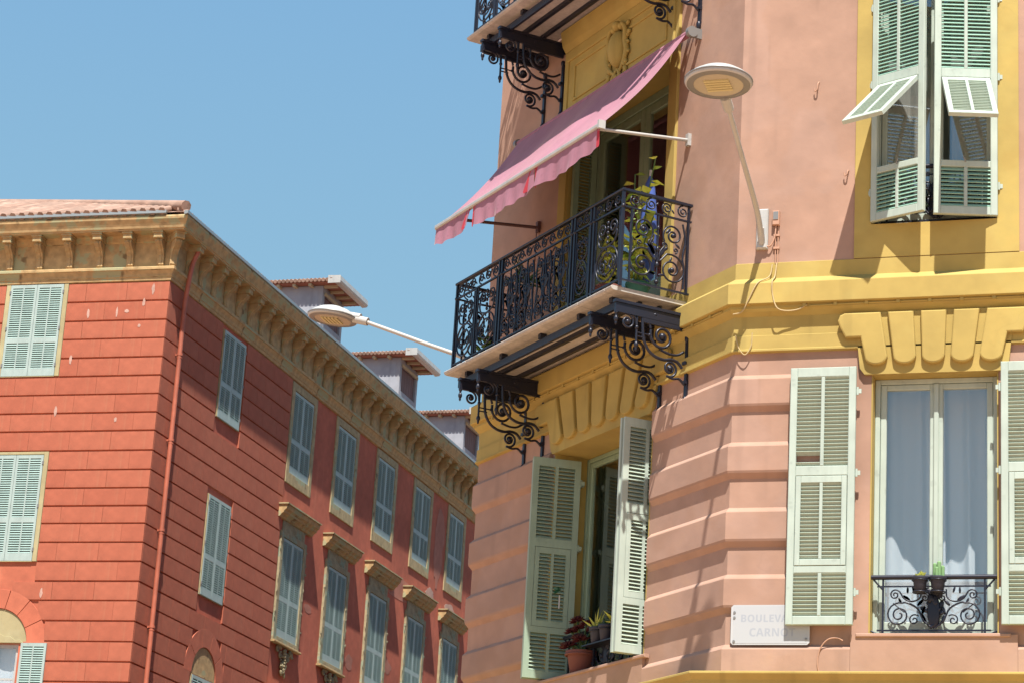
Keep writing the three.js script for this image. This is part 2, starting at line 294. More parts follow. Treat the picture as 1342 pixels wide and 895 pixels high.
// ---- casement window: frame, two sashes, panes, curtain
function casement(parent, W, z, curtainZ, o = {}) {
  const g = part(o.name || 'window', parent, o.ry || 0), fm = o.m || 'shutter', fw = .045, mid = (W.u0 + W.u1) / 2, u0 = W.u0 + .013, u1 = W.u1 - .013, v0 = W.v0 + .002, v1 = W.v1 - .013;
  mesh('frame', [bevelBox(u0, u0 + fw, v0, v1, z - .06, z), bevelBox(u1 - fw, u1, v0, v1, z - .06, z), bevelBox(u0 + fw, u1 - fw, v1 - fw, v1, z - .06, z), box(u0 + fw, u1 - fw, v0, v0 + .05, z - .06, z - .004)], fm, g);
  const sash = (a, b) => {
    const s = .052; mesh('sash', [bevelBox(a, a + s, v0 + .055, v1 - fw - .003, z - .05, z - .008), bevelBox(b - s, b, v0 + .055, v1 - fw - .003, z - .05, z - .008), bevelBox(a + s, b - s, v1 - fw - s, v1 - fw - .003, z - .05, z - .008), bevelBox(a + s, b - s, v0 + .055, v0 + .055 + s * 1.4, z - .05, z - .008)], fm, g);
    mesh('pane', box(a + s - .004, b - s + .004, v0 + .055 + s, v1 - fw - s + .004, z - .034, z - .030), 'glass', g);
  };
  sash(u0 + fw + .003, mid - .004); sash(mid + .004, u1 - fw - .003);
  mesh('astragal', bevelBox(mid - .022, mid + .022, v0 + .06, v1 - fw - .006, z - .007, z + .014, .007), fm, g);
  if (curtainZ) for (const [a, b, ph] of o.curtains || [[W.u0 - .25, mid + .02, 0], [mid - .02, W.u1 + .25, 2]]) mesh('curtain', curtain(a, b, W.v0 - .1, W.v1 + .1, curtainZ, ph, o.amp || .05), o.cm || 'curtain', g);
  return g;
}
function curtain(a, b, v0, v1, z, ph, amp) {
  const nu = 60, nv = 6, g = new THREE.PlaneGeometry(b - a, v1 - v0, nu, nv).translate((a + b) / 2, (v0 + v1) / 2, z), p = g.attributes.position;
  for (let i = 0; i < p.count; i++) { const x = p.getX(i), y = p.getY(i); p.setZ(i, z + amp * (.75 * Math.sin(x * 15 + ph + .12 * Math.sin(y * 2)) + .3 * Math.sin(x * 41 + ph * 2 + y * .4) + .55 * Math.sin(x * 6.3 + ph * 1.7))); p.setX(i, x + .012 * Math.sin(x * 33 + y)); }
  g.computeVertexNormals(); return g;
}
reveal(pink, WIN, .14); casement(pink, WIN, -.125, -.64, { curtains: [[.95, 1.785, .6], [1.75, 2.6, 2.6]], amp: .055 });
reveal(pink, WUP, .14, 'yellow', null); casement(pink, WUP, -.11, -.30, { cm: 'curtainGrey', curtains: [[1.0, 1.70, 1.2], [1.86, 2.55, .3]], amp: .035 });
{ const g = part('opening_lining', pink, PLr); reveal(g, LW, .42); casement(g, LW, -.36, -.62, { m: 'shadedGreen', curtains: [[-2.75, -1.9, .4]], amp: .03, cm: 'curtainGrey' }); }
{ // balcony doors (the upper one stands above the picture)
  for (const [D, nm] of [[LD, 'balcony_door'], [UPD, 'balcony_door']]) {
    const g = part(nm, pink, PLr); reveal(g, D, .42, 'yellow', null);
    const z = -.3, u0 = D.u0 + .014, u1 = D.u1 - .014, m = (u0 + u1) / 2, v0 = D.v0, v1 = D.v1 - .014;
    mesh('frame', [bevelBox(u0, u0 + .07, v0, v1, z - .06, z), bevelBox(u1 - .07, u1, v0, v1, z - .06, z), bevelBox(u0 + .07, u1 - .07, v1 - .09, v1, z - .06, z)], 'shadedGreen', g);
    for (const [a, b] of [[u0 + .072, m - .003], [m + .003, u1 - .072]]) {
      mesh('door_leaf', [bevelBox(a, a + .09, v0 + .01, v1 - .095, z - .05, z - .01), bevelBox(b - .09, b, v0 + .01, v1 - .095, z - .05, z - .01), bevelBox(a + .09, b - .09, v1 - .19, v1 - .095, z - .05, z - .01), bevelBox(a + .09, b - .09, v0 + .01, v0 + .6, z - .05, z - .01)], 'shadedGreen', g);
      mesh('pane', box(a + .088, b - .088, v0 + .598, v1 - .188, z - .034, z - .03), 'glass', g);
    }
    for (const [x, s] of [[u0 + .012, 1], [u1 - .06, 1]]) { // folded louvred shutters standing in the reveal
      const y0 = v0 + .03, y1 = v1 - .03, z0 = -.29, z1 = -.03;
      mesh('folded_shutter', [box(x, x + .048, y0, y1, z0, z0 + .06), box(x, x + .048, y0, y1, z1 - .06, z1), box(x, x + .048, y0, y0 + .1, z0 + .06, z1 - .06), box(x, x + .048, y1 - .09, y1, z0 + .06, z1 - .06), box(x, x + .048, y0 + 1.0, y0 + 1.09, z0 + .06, z1 - .06)], 'shadedGreen', g);
      const sl = []; for (let y = y0 + .13; y < y1 - .1; y += .036) if (Math.abs(y - y0 - 1.045) > .06) sl.push(new THREE.BoxGeometry(.04, .006, z1 - z0 - .12).rotateZ(-.7).translate(x + .024, y, (z0 + z1) / 2));
      mesh('louvre_slats', sl, 'shadedGreen', g).userData.kind = 'stuff';
    }
  }
}
{ // yellow surround of the upper front window
  mesh('window_surround', slabXY([[1.055, 9.089], [2.495, 9.089], [2.495, 12.3], [1.055, 12.3]], [rect(WUP.u0, WUP.u1, WUP.v0, WUP.v1)], .002, .014), 'yellow', pink);
}
{ // yellow surround and entablature of the balcony doors
  for (const dv of [0, 3.74]) {
    const g = part('door_surround', pink, PLr), u0 = -3.41, u1 = -1.115, a = LD.u0, b = LD.u1, y = (v) => v + dv;
    mesh('surround', slabXY([[u0, y(9.09)], [a, y(9.09)], [a, y(11.58)], [b, y(11.58)], [b, y(9.09)], [u1, y(9.09)], [u1, y(12.40)], [u0, y(12.40)]], [], .002, .03, .006), 'yellow', g);
    const fr = (x0, x1, y0, y1, t, z0, z1) => [bevelBox(x0, x1, y1 - t, y1, z0, z1), bevelBox(x0, x1, y0, y0 + t, z0, z1), bevelBox(x0, x0 + t, y0 + t, y1 - t, z0, z1), bevelBox(x1 - t, x1, y0 + t, y1 - t, z0, z1)];
    mesh('panel_moulding', fr(u0 + .07, u1 - .07, y(11.68), y(12.30), .035, .028, .05), 'yellow', g);
    mesh('panel_moulding', fr(u0 + .22, u1 - .22, y(11.78), y(12.20), .03, .028, .048), 'yellow', g);
    mesh('entablature', [sideProfile([[.002, y(12.40)], [.03, y(12.40)], [.07, y(12.46)], [.085, y(12.53)], [.10, y(12.62)], [.002, y(12.62)]], u0, u1)], 'yellow', g);
    // carved shield with leafy sides
    const cx = -2.265, cy = y(12.02), o = [];
    o.push(new THREE.SphereGeometry(1, 20, 14).scale(.125, .20, .11).translate(cx, cy, .04));
    const L = (pts, r) => o.push(tube(smooth(pts, 18), r, 7, t => .55 + .7 * Math.sin(Math.PI * t)));
    for (const s of [-1, 1]) {
      L([[cx + s * .03, cy + .25, .06], [cx + s * .11, cy + .24, .075], [cx + s * .17, cy + .16, .07], [cx + s * .16, cy + .04, .06], [cx + s * .19, cy - .06, .06], [cx + s * .15, cy - .17, .06], [cx + s * .05, cy - .26, .05]], .024);
      for (let k = 0; k < 6; k++) o.push(leafBlob(cx + s * (.13 + .02 * (k % 2)), cy + .2 - k * .085, s > 0 ? .5 - k * .35 : 2.6 + k * .35, .10, .55).scale(1, 1, 3).translate(0, 0, .05));
      for (let k = 0; k < 5; k++) o.push(ball(cx + s * (.185 - .01 * k), cy + .1 - k * .075, .05, .024, 1.3));
      L([[cx + s * .02, cy - .23, .05], [cx + s * .07, cy - .32, .055], [cx + s * .02, cy - .36, .05]], .02);
    }
    o.push(ball(cx, cy + .25, .07, .055), ball(cx - .07, cy + .23, .06, .04), ball(cx + .07, cy + .23, .06, .04), ball(cx, cy - .31, .05, .035));
    mesh('carved_shield', o, 'yellow', g);
  }
}
// ---- louvred shutters
const slatCache = {};
function slatGeo(len, tilt, chord) { const k = [len.toFixed(3), tilt, chord].join(); return slatCache[k] ??= share(new THREE.BoxGeometry(len, .0065, chord).rotateX(tilt)); }
// leaf: x 0..W from the hinge, y 0..H, z 0..T ; the middle panel is a top hung flap
function leaf(parent, name, o) {
  const g = part(name, parent), { W = .57, H = 2.27, T = .038, tilt = .8, single = true, flap = 0, st = .062, fm = 'shutter', smm = 'slat', pitch = .034, skip = () => false } = o;
  const lo = [.075, .445], fl = [.51, 1.295], up = [1.385, H - .085], c = W / 2, mb = .032;
  const B = (x0, x1, y0, y1) => bevelBox(x0, x1, y0, y1, 0, T, .005);
  mesh('frame', [B(0, st, 0, H), B(W - st, W, 0, H), B(st, W - st, 0, lo[0]), B(st, W - st, lo[1], fl[0] - .004), B(st, W - st, fl[1] + .004, up[0]), B(st, W - st, up[1], H), B(c - mb / 2, c + mb / 2, lo[0], lo[1]), B(c - mb / 2, c + mb / 2, up[0], up[1])], fm, g);
  const chord = .043, bits = [];
  const louv = (x0, x1, y0, y1, M4, id, sm2 = smm) => {
    const n = Math.round((y1 - y0) / pitch);
    for (let i = 0; i < n; i++) {
      if (skip(id, i)) continue;
      const y = y0 + (i + .5) * (y1 - y0) / n, gg = slatGeo(x1 - x0, tilt, chord), m4 = M4.clone().multiply(new THREE.Matrix4().makeTranslation((x0 + x1) / 2, y, T / 2)).multiply(new THREE.Matrix4().makeRotationX((rnd() - .5) * .07));
      if (single) { const s = mesh('slat', gg, sm2, g); s.applyMatrix4(m4); } else bits.push(gg.clone().applyMatrix4(m4));
    }
  };
  const I = new THREE.Matrix4();
  for (const [a, b, k] of [[st, c - mb / 2, 0], [c + mb / 2, W - st, 1]]) { louv(a, b, lo[0], lo[1], I, 'l' + k); louv(a, b, up[0], up[1], I, 'u' + k); }
  // flap
  const F = new THREE.Matrix4().makeTranslation(0, fl[1], T).multiply(new THREE.Matrix4().makeRotationX(-flap)).multiply(new THREE.Matrix4().makeTranslation(0, -fl[1], -T));
  const x0 = st + .004, x1 = W - st - .004, fs = .045, C = (a, b, y0, y1) => bevelBox(a, b, y0, y1, .002, T + .003, .004);
  const fg = join([C(x0, x0 + fs, fl[0], fl[1]), C(x1 - fs, x1, fl[0], fl[1]), C(x0 + fs, x1 - fs, fl[0], fl[0] + .055), C(x0 + fs, x1 - fs, fl[1] - .06, fl[1]), C(c - .014, c + .014, fl[0] + .055, fl[1] - .06)]).applyMatrix4(F);
  mesh('flap', [fg], fm, g);
  for (const [a, b, k] of [[x0 + fs, c - .014, 0], [c + .014, x1 - fs, 1]]) louv(a, b, fl[0] + .055, fl[1] - .06, F, 'f' + k, 'slat');
  if (bits.length) mesh('louvre_slats', bits, smm, g).userData.kind = 'stuff';
  // strap hinges
  for (const y of [.28, 1.32, H - .22]) mesh('hinge', [box(-.045, .03, y - .02, y + .02, T * .2, T * .55), new THREE.CylinderGeometry(.011, .011, .07, 8).translate(-.012, y, T * .5)], fm, g);
  if (flap) mesh('stay', [bar([W * .5, fl[0] - .02, T + .004], [W * .5 + .02, fl[0] + .02, T + .02], .006)], 'greyMetal', g);
  return g;
}
{
  const s1 = leaf(pink, 'shutter', { tilt: -.85, W: .573, skip: (id, i) => id === 'u1' && (i === 1 || i === 2) }); s1.position.set(1.108, 5.795, .072); s1.scale.x = -1; s1.userData.label = 'open shutter with two slats missing, over the street name plate';
  // two loose slats lying across the gap
  const s2 = leaf(pink, 'shutter', { tilt: -.85, W: .573, single: false }); s2.position.set(2.342, 5.795, .072);
  const u1 = leaf(pink, 'shutter', { tilt: .8, W: .548, H: 2.30, flap: .80, pitch: .036, smm: 'slatMint' }); u1.position.set(1.213, 9.415, .008); u1.rotation.y = -24.5 * Math.PI / 180;
  const u2 = leaf(pink, 'shutter', { tilt: .8, W: .556, H: 2.30, flap: .76, pitch: .036, smm: 'slatMint' }); u2.position.set(2.306, 9.415, .008); u2.rotation.y = 14 * Math.PI / 180; u2.scale.x = -1;
  const g = part('folded_shutters', pink, PLr);
  const add = (x, z, ry, sx, fm = 'shutter', smm = 'slat') => { const q = leaf(g, 'shutter', { tilt: -.8, W: .485, H: 2.2, T: .036, single: false, fm, smm, pitch: .036, st: .06 }); q.position.set(x, 5.755, z); q.rotation.y = ry; q.scale.x = sx; return q; };
  // left pair stands along the left reveal, right pair along the right reveal
  const rl = -(Math.PI - 1.31), rv = -1.83;
  add(-3.125, -.25, rl, 1, 'shadedShutter', 'shadedShutter'); add(-3.185, -.275, rl, 1, 'shadedShutter', 'shadedShutter');
  add(-1.40, -.24, -Math.PI / 2 - .10, 1); add(-1.452, -.235, -Math.PI / 2 - .10, 1);
}
for (const o of pink.children) if (o.name === 'folded_shutters') { // give the folded leaves back to the building, two levels deep
  o.updateMatrix(); for (const c of [...o.children]) { c.updateMatrix(); c.applyMatrix4(o.matrix); pink.add(c); } pink.remove(o); break;
}
for (const nm of ['opening_lining']) for (const o of [...pink.children]) if (o.name === nm) { o.updateMatrix(); for (const c of [...o.children]) { if (c.isGroup) { c.updateMatrix(); c.applyMatrix4(o.matrix); pink.add(c); } } }

// ---------------------------------------------------------------- wrought iron
const iron2 = (pts, r = .007, sides = 5) => tube(pts.map(([x, y]) => [x, y, 0]), r, sides);
function leafBlob(x, y, a, l, w = .35) { return new THREE.SphereGeometry(1, 6, 4).scale(l / 2, l * w / 2, .008).rotateZ(a).translate(x + Math.cos(a) * l / 2, y + Math.sin(a) * l / 2, 0); }
// one mirrored scroll motif of width W and height H, centred on x=0, foot at y=0
function motif(W, H, r = .0098) {
  const o = [], q = W / 4, R1 = Math.min(q * .98, H * .24), y1 = R1 + .03, R2 = Math.min(q * .72, H * .17), y2 = H - R2 - .05;
  for (const s of [-1, 1]) {
    const X = (pts) => pts.map(([x, y]) => [s * x, y]);
    o.push(iron2(X(spiral2(q, y1, R1, 1.9, Math.PI * .62, -1)), r)); // big lower volute
    o.push(iron2(X(smooth([[q + R1 * Math.cos(Math.PI * .62), y1 + R1 * Math.sin(Math.PI * .62), 0], [.02, H * .36, 0], [.03, H * .5, 0], [.02 + q * .35, H * .60, 0], [q - R2 * .9, y2 - R2 * .6, 0]].map(p => p), 14).map(p => [p[0], p[1]])), r));
    o.push(iron2(X(spiral2(q, y2, R2, 1.7, Math.PI * 1.22, -1)), r));
    o.push(iron2(X(smooth([[W / 2 - .035, .03, 0], [W / 2 - .03, H * .3, 0], [W / 2 - .05, H * .5, 0], [W / 2 - .025, H * .72, 0], [W / 2 - .06, H - .03, 0]], 16).map(p => [p[0], p[1]])), r));
    o.push(iron2(X(spiral2(W * .11, H * .60, .035, 1.3, -1.2, 1)), r * .8), iron2(X(spiral2(q + R1 * .2, y1 + R1 + .04, .03, 1.2, -1.6, 1)), r * .8));
    for (const [a, x, y, l] of [[2.1, .02, H * .34, .1], [1.0, .02, H * .42, .12], [.55, .03, H * .5, .1], [1.15, q * .8, y1 + R1 * .4, .07], [.2, .01, H * .16, .08], [2.5, q * 1.5, H * .6, .07], [.8, q * .5, H * .77, .08]]) { const b = leafBlob(x, y, a, l); if (s < 0) b.scale(-1, 1, 1); o.push(b); }
    o.push(ball(s * q, y1, 0, R1 * .17), ball(s * q, y2, 0, R2 * .2));
  }
  o.push(iron2([[0, 0], [0, H]], r), ball(0, H * .3, 0, .02, 1.5), ball(0, H * .52, 0, .018, 1.6), ball(0, .04, 0, .022), ball(0, H * .82, 0, .016, 1.6));
  return o;
}
function narrowMotif(W, H, r = .0098) { // oval with little volutes, for the narrow panels
  const o = [], e = []; for (let i = 0; i <= 26; i++) { const a = i / 26 * 2 * Math.PI; e.push([W * .40 * Math.cos(a), H * .30 + H * .24 * Math.sin(a)]); }
  o.push(iron2(e, r), iron2(e.map(([x, y]) => [x * .6, H * .3 + (y - H * .3) * .62]), r * .9));
  for (const s of [-1, 1]) { const X = (p) => p.map(([x, y]) => [s * x, y]); o.push(iron2(X(spiral2(W * .19, H * .28, W * .17, 1.6, 1.6, -1)), r * .9), iron2(X(spiral2(W * .2, H * .80, W * .17, 1.6, -1.4, 1)), r * .9), iron2(X(smooth([[0, H * .53, 0], [W * .3, H * .6, 0], [W * .34, H * .72, 0], [W * .2, H * .80 - W * .17, 0]], 10).map(p => [p[0], p[1]])), r), iron2(X([[W * .44, .01], [W * .44, H - .01]]), r)); }
  for (let k = 0; k < 5; k++) o.push(leafBlob(0, H * (.12 + .09 * k), k % 2 ? .8 : 2.3, .07), ball(0, H * (.6 + .07 * k), 0, .014, 1.4));
  return o;
}
function friezeRow(W, H, r = .008) { const n = Math.max(1, Math.round(W / .155)), o = []; for (let i = 0; i < n; i++) { const c = -W / 2 + (i + .5) * W / n, d = i % 2 ? 1 : -1; const R = Math.min(H * .44, W / n * .46); o.push(iron2(spiral2(c, H / 2, R, 1.75, d > 0 ? Math.PI / 2 : -Math.PI / 2, d).map(p => p), r)); o.push(leafBlob(c + R * .8, H * .5, d * .9, .05)); } return o; }
function scrollBracket() { // in (z out, y up), foot at y=0 on the wall
  const y0 = 8.03, P = (pts) => pts.map(([w, v]) => [0, v - y0, w]), r = .0135;
  const g = { plate: [], scroll: [] };
  g.plate.push(box(-.02, .02, -.02, .53, .0, .022), box(-.016, .016, .655, .765, 0, .79), box(-.028, .028, .745, .772, .0, .80), box(-.014, .014, .61, .655, .02, .5), ball(0, -.04, .018, .024, 2), ball(0, .55, .018, .022, 1.7), box(-.024, .024, .12, .15, 0, .04), box(-.024, .024, .3, .33, 0, .05));
  const S = (pts, rr_ = r) => g.scroll.push([tube(smooth(P(pts), Math.max(14, pts.length * 6)), rr_, 6)]);
  const raw = (pts, rr_ = r) => g.scroll.push([tube(P(pts), rr_, 6)]);
  S([[.50, 8.72], [.492, 8.60], [.475, 8.48], [.42, 8.39], [.34, 8.345], [.25, 8.335], [.18, 8.35], [.115, 8.34], [.06, 8.29]], .0145);
  // main volute with hook
  { const a = []; a.push([.455, 8.665], [.44, 8.64], [.42, 8.655], [.405, 8.62]); const sp = spiral2(.285, 8.545, .128, 1.75, .35, -1, .2).map(([w, v]) => [w, v]); g.scroll.push([tube(smooth(P([[.45, 8.66], [.425, 8.645], [.408, 8.60]]), 10), r * .9, 6), tube(P(sp), r, 6), ball(0, 8.545 - y0, .285, .034)]); }
  S([[.29, 8.418], [.20, 8.40], [.12, 8.405], [.045, 8.45]], .012);
  { const sp = spiral2(.19, 8.265, .082, 1.8, -1.2, -1, .2); g.scroll.push([tube(P(sp), .012, 6), tube(smooth(P([[.22, 8.189], [.15, 8.175], [.09, 8.185], [.03, 8.14]]), 12), .012, 6), ball(0, 8.265 - y0, .19, .026)]); }
  { const sp = spiral2(.655, 8.615, .075, 1.6, 1.3, 1, .2); g.scroll.push([tube(P(sp), .011, 6), tube(smooth(P([[.675, 8.69], [.62, 8.70], [.57, 8.66], [.558, 8.6]]), 10), .011, 6), ball(0, 8.615 - y0, .655, .024)]); }
  { const sp = spiral2(.37, 8.735, .06, 1.6, -2.6, 1, .2); g.scroll.push([tube(P(sp), .010, 6), ball(0, 8.735 - y0, .37, .022)]); }
  // drop rods with turned finials
  const rod = (w, v0, v1) => g.scroll.push([bar([0, v1 - y0, w], [0, v0 - y0, w], .011), ball(0, v0 - y0, w, .021, 1.5), ball(0, v0 - .035 - y0, w, .012, 2), ball(0, (v0 + v1) / 2 - y0, w, .018, 1.2)]);
  rod(.555, 8.42, 8.74); rod(.775, 8.62, 8.74);
  g.scroll.push([bar([0, 8.535 - y0, .56], [0, 8.535 - y0, .40], .007), bar([0, 8.50 - y0, .56], [0, 8.50 - y0, .46], .007), ball(0, 8.535 - y0, .42, .014)]);
  return { plate: share(g.plate), scroll: g.scroll.map(share) };
}
const BR = scrollBracket();
function buildBalcony(label) {
  const B0 = 8.03, [bx, bz] = plPoint(0), b = thing('balcony', label, 'balcony', bx, B0, bz, PLr), y = (v) => v - B0;
  for (const [a, c] of [[-4.2, -3.722], [-3.716, -1.441], [-1.435, -.949], [-.943, -.818]])
    mesh('slab_stone', sideProfile([[.012, y(8.905)], [.79, y(8.905)], [.812, y(8.917)], [.817, y(8.935)], [.805, y(8.947)], [.012, y(8.947)]], a, c, .0015), 'slab', b);
  mesh('beam', [box(-4.12, -.925, y(8.778), y(8.85), .655, .685)], 'iron', b);
  for (const [w0, w1] of [[.40, .46], [.19, .245]]) mesh('beam', box(-4.085, -.96, y(8.862), y(8.904), w0, w1 - .02), 'iron', b);
  for (const u of [-.955, -4.118]) mesh('beam', box(u, u + .03, y(8.765), y(8.85), .02, .654), 'iron', b);
  for (const u of [-3.95, -3.2, -2.4, -1.65, -1.05]) mesh('spacer', box(u, u + .05, y(8.852), y(8.903), .63, .70), 'iron', b);
  for (const u of [-3.87, -3.48, -1.235, -.775]) { const k = part('bracket', b, 0, u, 0, 0); mesh('wall_plate', BR.plate, 'iron', k); for (const s of BR.scroll) mesh('scroll', s, 'iron', k); }
  // railing
  const R0 = y(9.01), R1 = y(9.72), R2 = y(9.88), W0 = .745, ul = -4.15, ur = -.79;
  mesh('handrail', [bevelBox(ul - .02, ur + .02, R2 - .012, R2 + .012, W0 - .024, W0 + .024), bevelBox(ur - .022, ur + .022, R2 - .012, R2 + .012, .01, W0 - .026), bevelBox(ul - .022, ul + .022, R2 - .012, R2 + .012, .01, W0 - .026)], 'iron', b);
  for (const v of [R0, R1]) mesh('rail', [box(ul, ur, v - .008, v + .008, W0 - .01, W0 + .01), box(ur - .01, ur + .01, v - .008, v + .008, .01, W0 - .012), box(ul - .01, ul + .01, v - .008, v + .008, .01, W0 - .012)], 'iron', b);
  for (const u of [ul, -3.21, -3.15, -1.735, -1.675, -1.37, -1.31, ur]) mesh('post', [box(u - .013, u + .013, y(8.948), R2 - .013, W0 - .013, W0 + .013), ball(u, R1, W0, .024)], 'iron', b);
  const H = R1 - R0 - .02;
  const put = (geos, u, yy, w, ry = 0) => { const m = mesh('scroll_panel', geos, 'iron', b); m.position.set(u, yy, w); m.rotation.y = ry; };
  const span = (u0, u1, kind) => { const W = u1 - u0 - .03, c = (u0 + u1) / 2; if (kind === 2) { const h = W / 4; for (const k of [-1.5, -.5, .5, 1.5]) put(motif(h, H), c + k * h, R0 + .01, W0); const big = []; for (const q of [-1, 1]) for (const d of [-1, 1]) { big.push(iron2(spiral2(q * W * .25, H * .5, H * .36, 1.6, d > 0 ? 1.2 : 4.3, q * d, .3), .0085), iron2(smooth([[q * W * .25 + d * .02, .02, 0], [q * W * .25 + d * .16, H * .25, 0], [q * W * .25 - d * .05, H * .5, 0], [q * W * .25 + d * .14, H * .78, 0], [q * W * .25, H - .01, 0]], 20).map(p => [p[0], p[1]]), .0075)); for (let k = 0; k < 7; k++) big.push(leafBlob(q * W * .25 + d * rr(.02, .16), H * (.1 + .12 * k), rr(0, 3.1), rr(.06, .11), .45)); } put(big, c, R0 + .01, W0 - .012); } else put(kind ? motif(W, H) : narrowMotif(W, H), c, R0 + .01, W0); put(friezeRow(W, R2 - R1 - .02), c, R1 + .01, W0); };
  span(ul, -3.70, 0); mesh('post', box(-3.71, -3.69, R0, R1, W0 - .01, W0 + .01), 'iron', b); span(-3.70, -3.21, 0); span(-3.15, -1.735, 2); span(-1.675, -1.37, 0); span(-1.31, ur, 0);
  for (const u of [ur, ul]) { const W = W0 - .1; put(motif(W, H), u, R0 + .01, W0 / 2 - .01, Math.PI / 2); put(friezeRow(W0 - .06, R2 - R1 - .02), u, R1 + .01, W0 / 2 - .01, Math.PI / 2); mesh('post', box(u - .01, u + .01, R0, R2 - .013, .03, .05), 'iron', b); mesh('post', box(u - .008, u + .008, R0, R1, W0 - .1, W0 - .085), 'iron', b); }
  return b;
}
const balc = buildBalcony('black wrought iron balcony with pale stone slab below the awning');
{ const up = balc.clone(); up.name = numbered('balcony'); up.position.y += 3.735; up.userData = { label: 'black wrought iron balcony with pale stone slab above the awning', category: 'balcony' }; scene.add(up); }
function windowGuard(label, W, H, x, y, z, ry, heart) {
  const g = thing('window_guard', label, 'railing', x, y, z, ry);
  mesh('handrail', tube([[-W / 2, H, 0], [W / 2, H, 0]], .021, 10), 'iron', g);
  mesh('rail', [box(-W / 2 + .05, W / 2 - .05, .028, .042, -.007, .007), box(-W / 2 + .05, W / 2 - .05, H - .085, H - .073, -.006, .006), box(-W / 2 + .03, W / 2 - .03, .0, .014, -.009, .009)], 'iron', g);
  for (const s of [-1, 1]) mesh('post', [box(s * (W / 2 - .1) - .008, s * (W / 2 - .1) + .008, .014, H - .01, -.008, .008), bar([s * (W / 2 - .06), .0, 0], [s * (W / 2), -.0 + .03, 0], .008), bar([s * (W / 2 - .02), H - .02, 0], [s * (W / 2 - .1), H - .11, 0], .008)], 'iron', g);
  const h = H - .13, o = [], w = W - .24;
  for (const s of [-1, 1]) {
    const X = (p) => p.map(([a, c]) => [s * a, c + .045]);
    o.push(iron2(X(spiral2(w * .36, h * .34, h * .30, 2.0, 1.9, -1)), .0075), iron2(X(smooth([[w * .36 - h * .10, h * .62, 0], [w * .30, h * .64, 0], [w * .17, h * .5, 0], [w * .10, h * .2, 0], [.01, .01, 0]], 16).map(p => [p[0], p[1]])), .009));
    o.push(iron2(X(spiral2(w * .40, h * .82, h * .13, 1.6, 2.6, -1)), .007), iron2(X(smooth([[w * .40 - h * .11, h * .89, 0], [w * .3, h * .72, 0], [w * .22, h * .66, 0], [w * .14, h * .75, 0], [w * .13, h * .95, 0]], 14).map(p => [p[0], p[1]])), .0075));
    o.push(iron2(X(spiral2(w * .20, h * .22, h * .14, 1.4, 2.4, -1)), .0065), iron2(X(spiral2(w * .09, h * .75, h * .10, 1.5, 1.2, 1)), .007), iron2(X([[w * .42, h * .62], [w * .30, h * .40]]), .0055));
    for (const [x_, y_, a, l] of [[.17, .55, 2.3, .08], [.12, .35, 1.9, .08], [.24, .68, .6, .08], [.33, .60, 1.1, .06], [.08, .12, 1.2, .1], [.27, .84, 1.6, .06], [.2, .86, 1.3, .06]]) { const q = leafBlob(w * x_, h * y_ + .045, a, l); if (s < 0) q.scale(-1, 1, 1); o.push(q); }
  }
  mesh('scroll_panel', o, 'iron', g);
  if (heart) { const c = []; for (let k = 0; k < 26; k++) { const t = k / 26, a = rr(.4, 2.7); c.push(leafBlob(rr(-.05, .05) * (1.2 - t * .5), .05 + h * t * .85, a, rr(.06, .11), .5).translate(0, 0, rr(-.01, .012))); } c.push(new THREE.SphereGeometry(1, 10, 8).scale(.055, h * .42, .015).translate(0, h * .45 + .04, 0)); mesh('cast_ornament', c, 'iron', g); }
  return g;
}
windowGuard('low black scroll railing with two small pots in front of the curtained window', 1.05, .49, PX + (WIN.u0 + WIN.u1) / 2, WIN.v0, PZ - .02, 0, true);
windowGuard('low black scroll railing half hidden behind the ajar shutters', 1.05, .55, PX + (WUP.u0 + WUP.u1) / 2, WUP.v0, PZ - .05, 0, true);
{ const [x, z] = plPoint((LW.u0 + LW.u1) / 2, -.14); windowGuard('low black railing in the shaded window with folded shutters', 1.62, .42, x, LW.v0, z, PLr, true); }

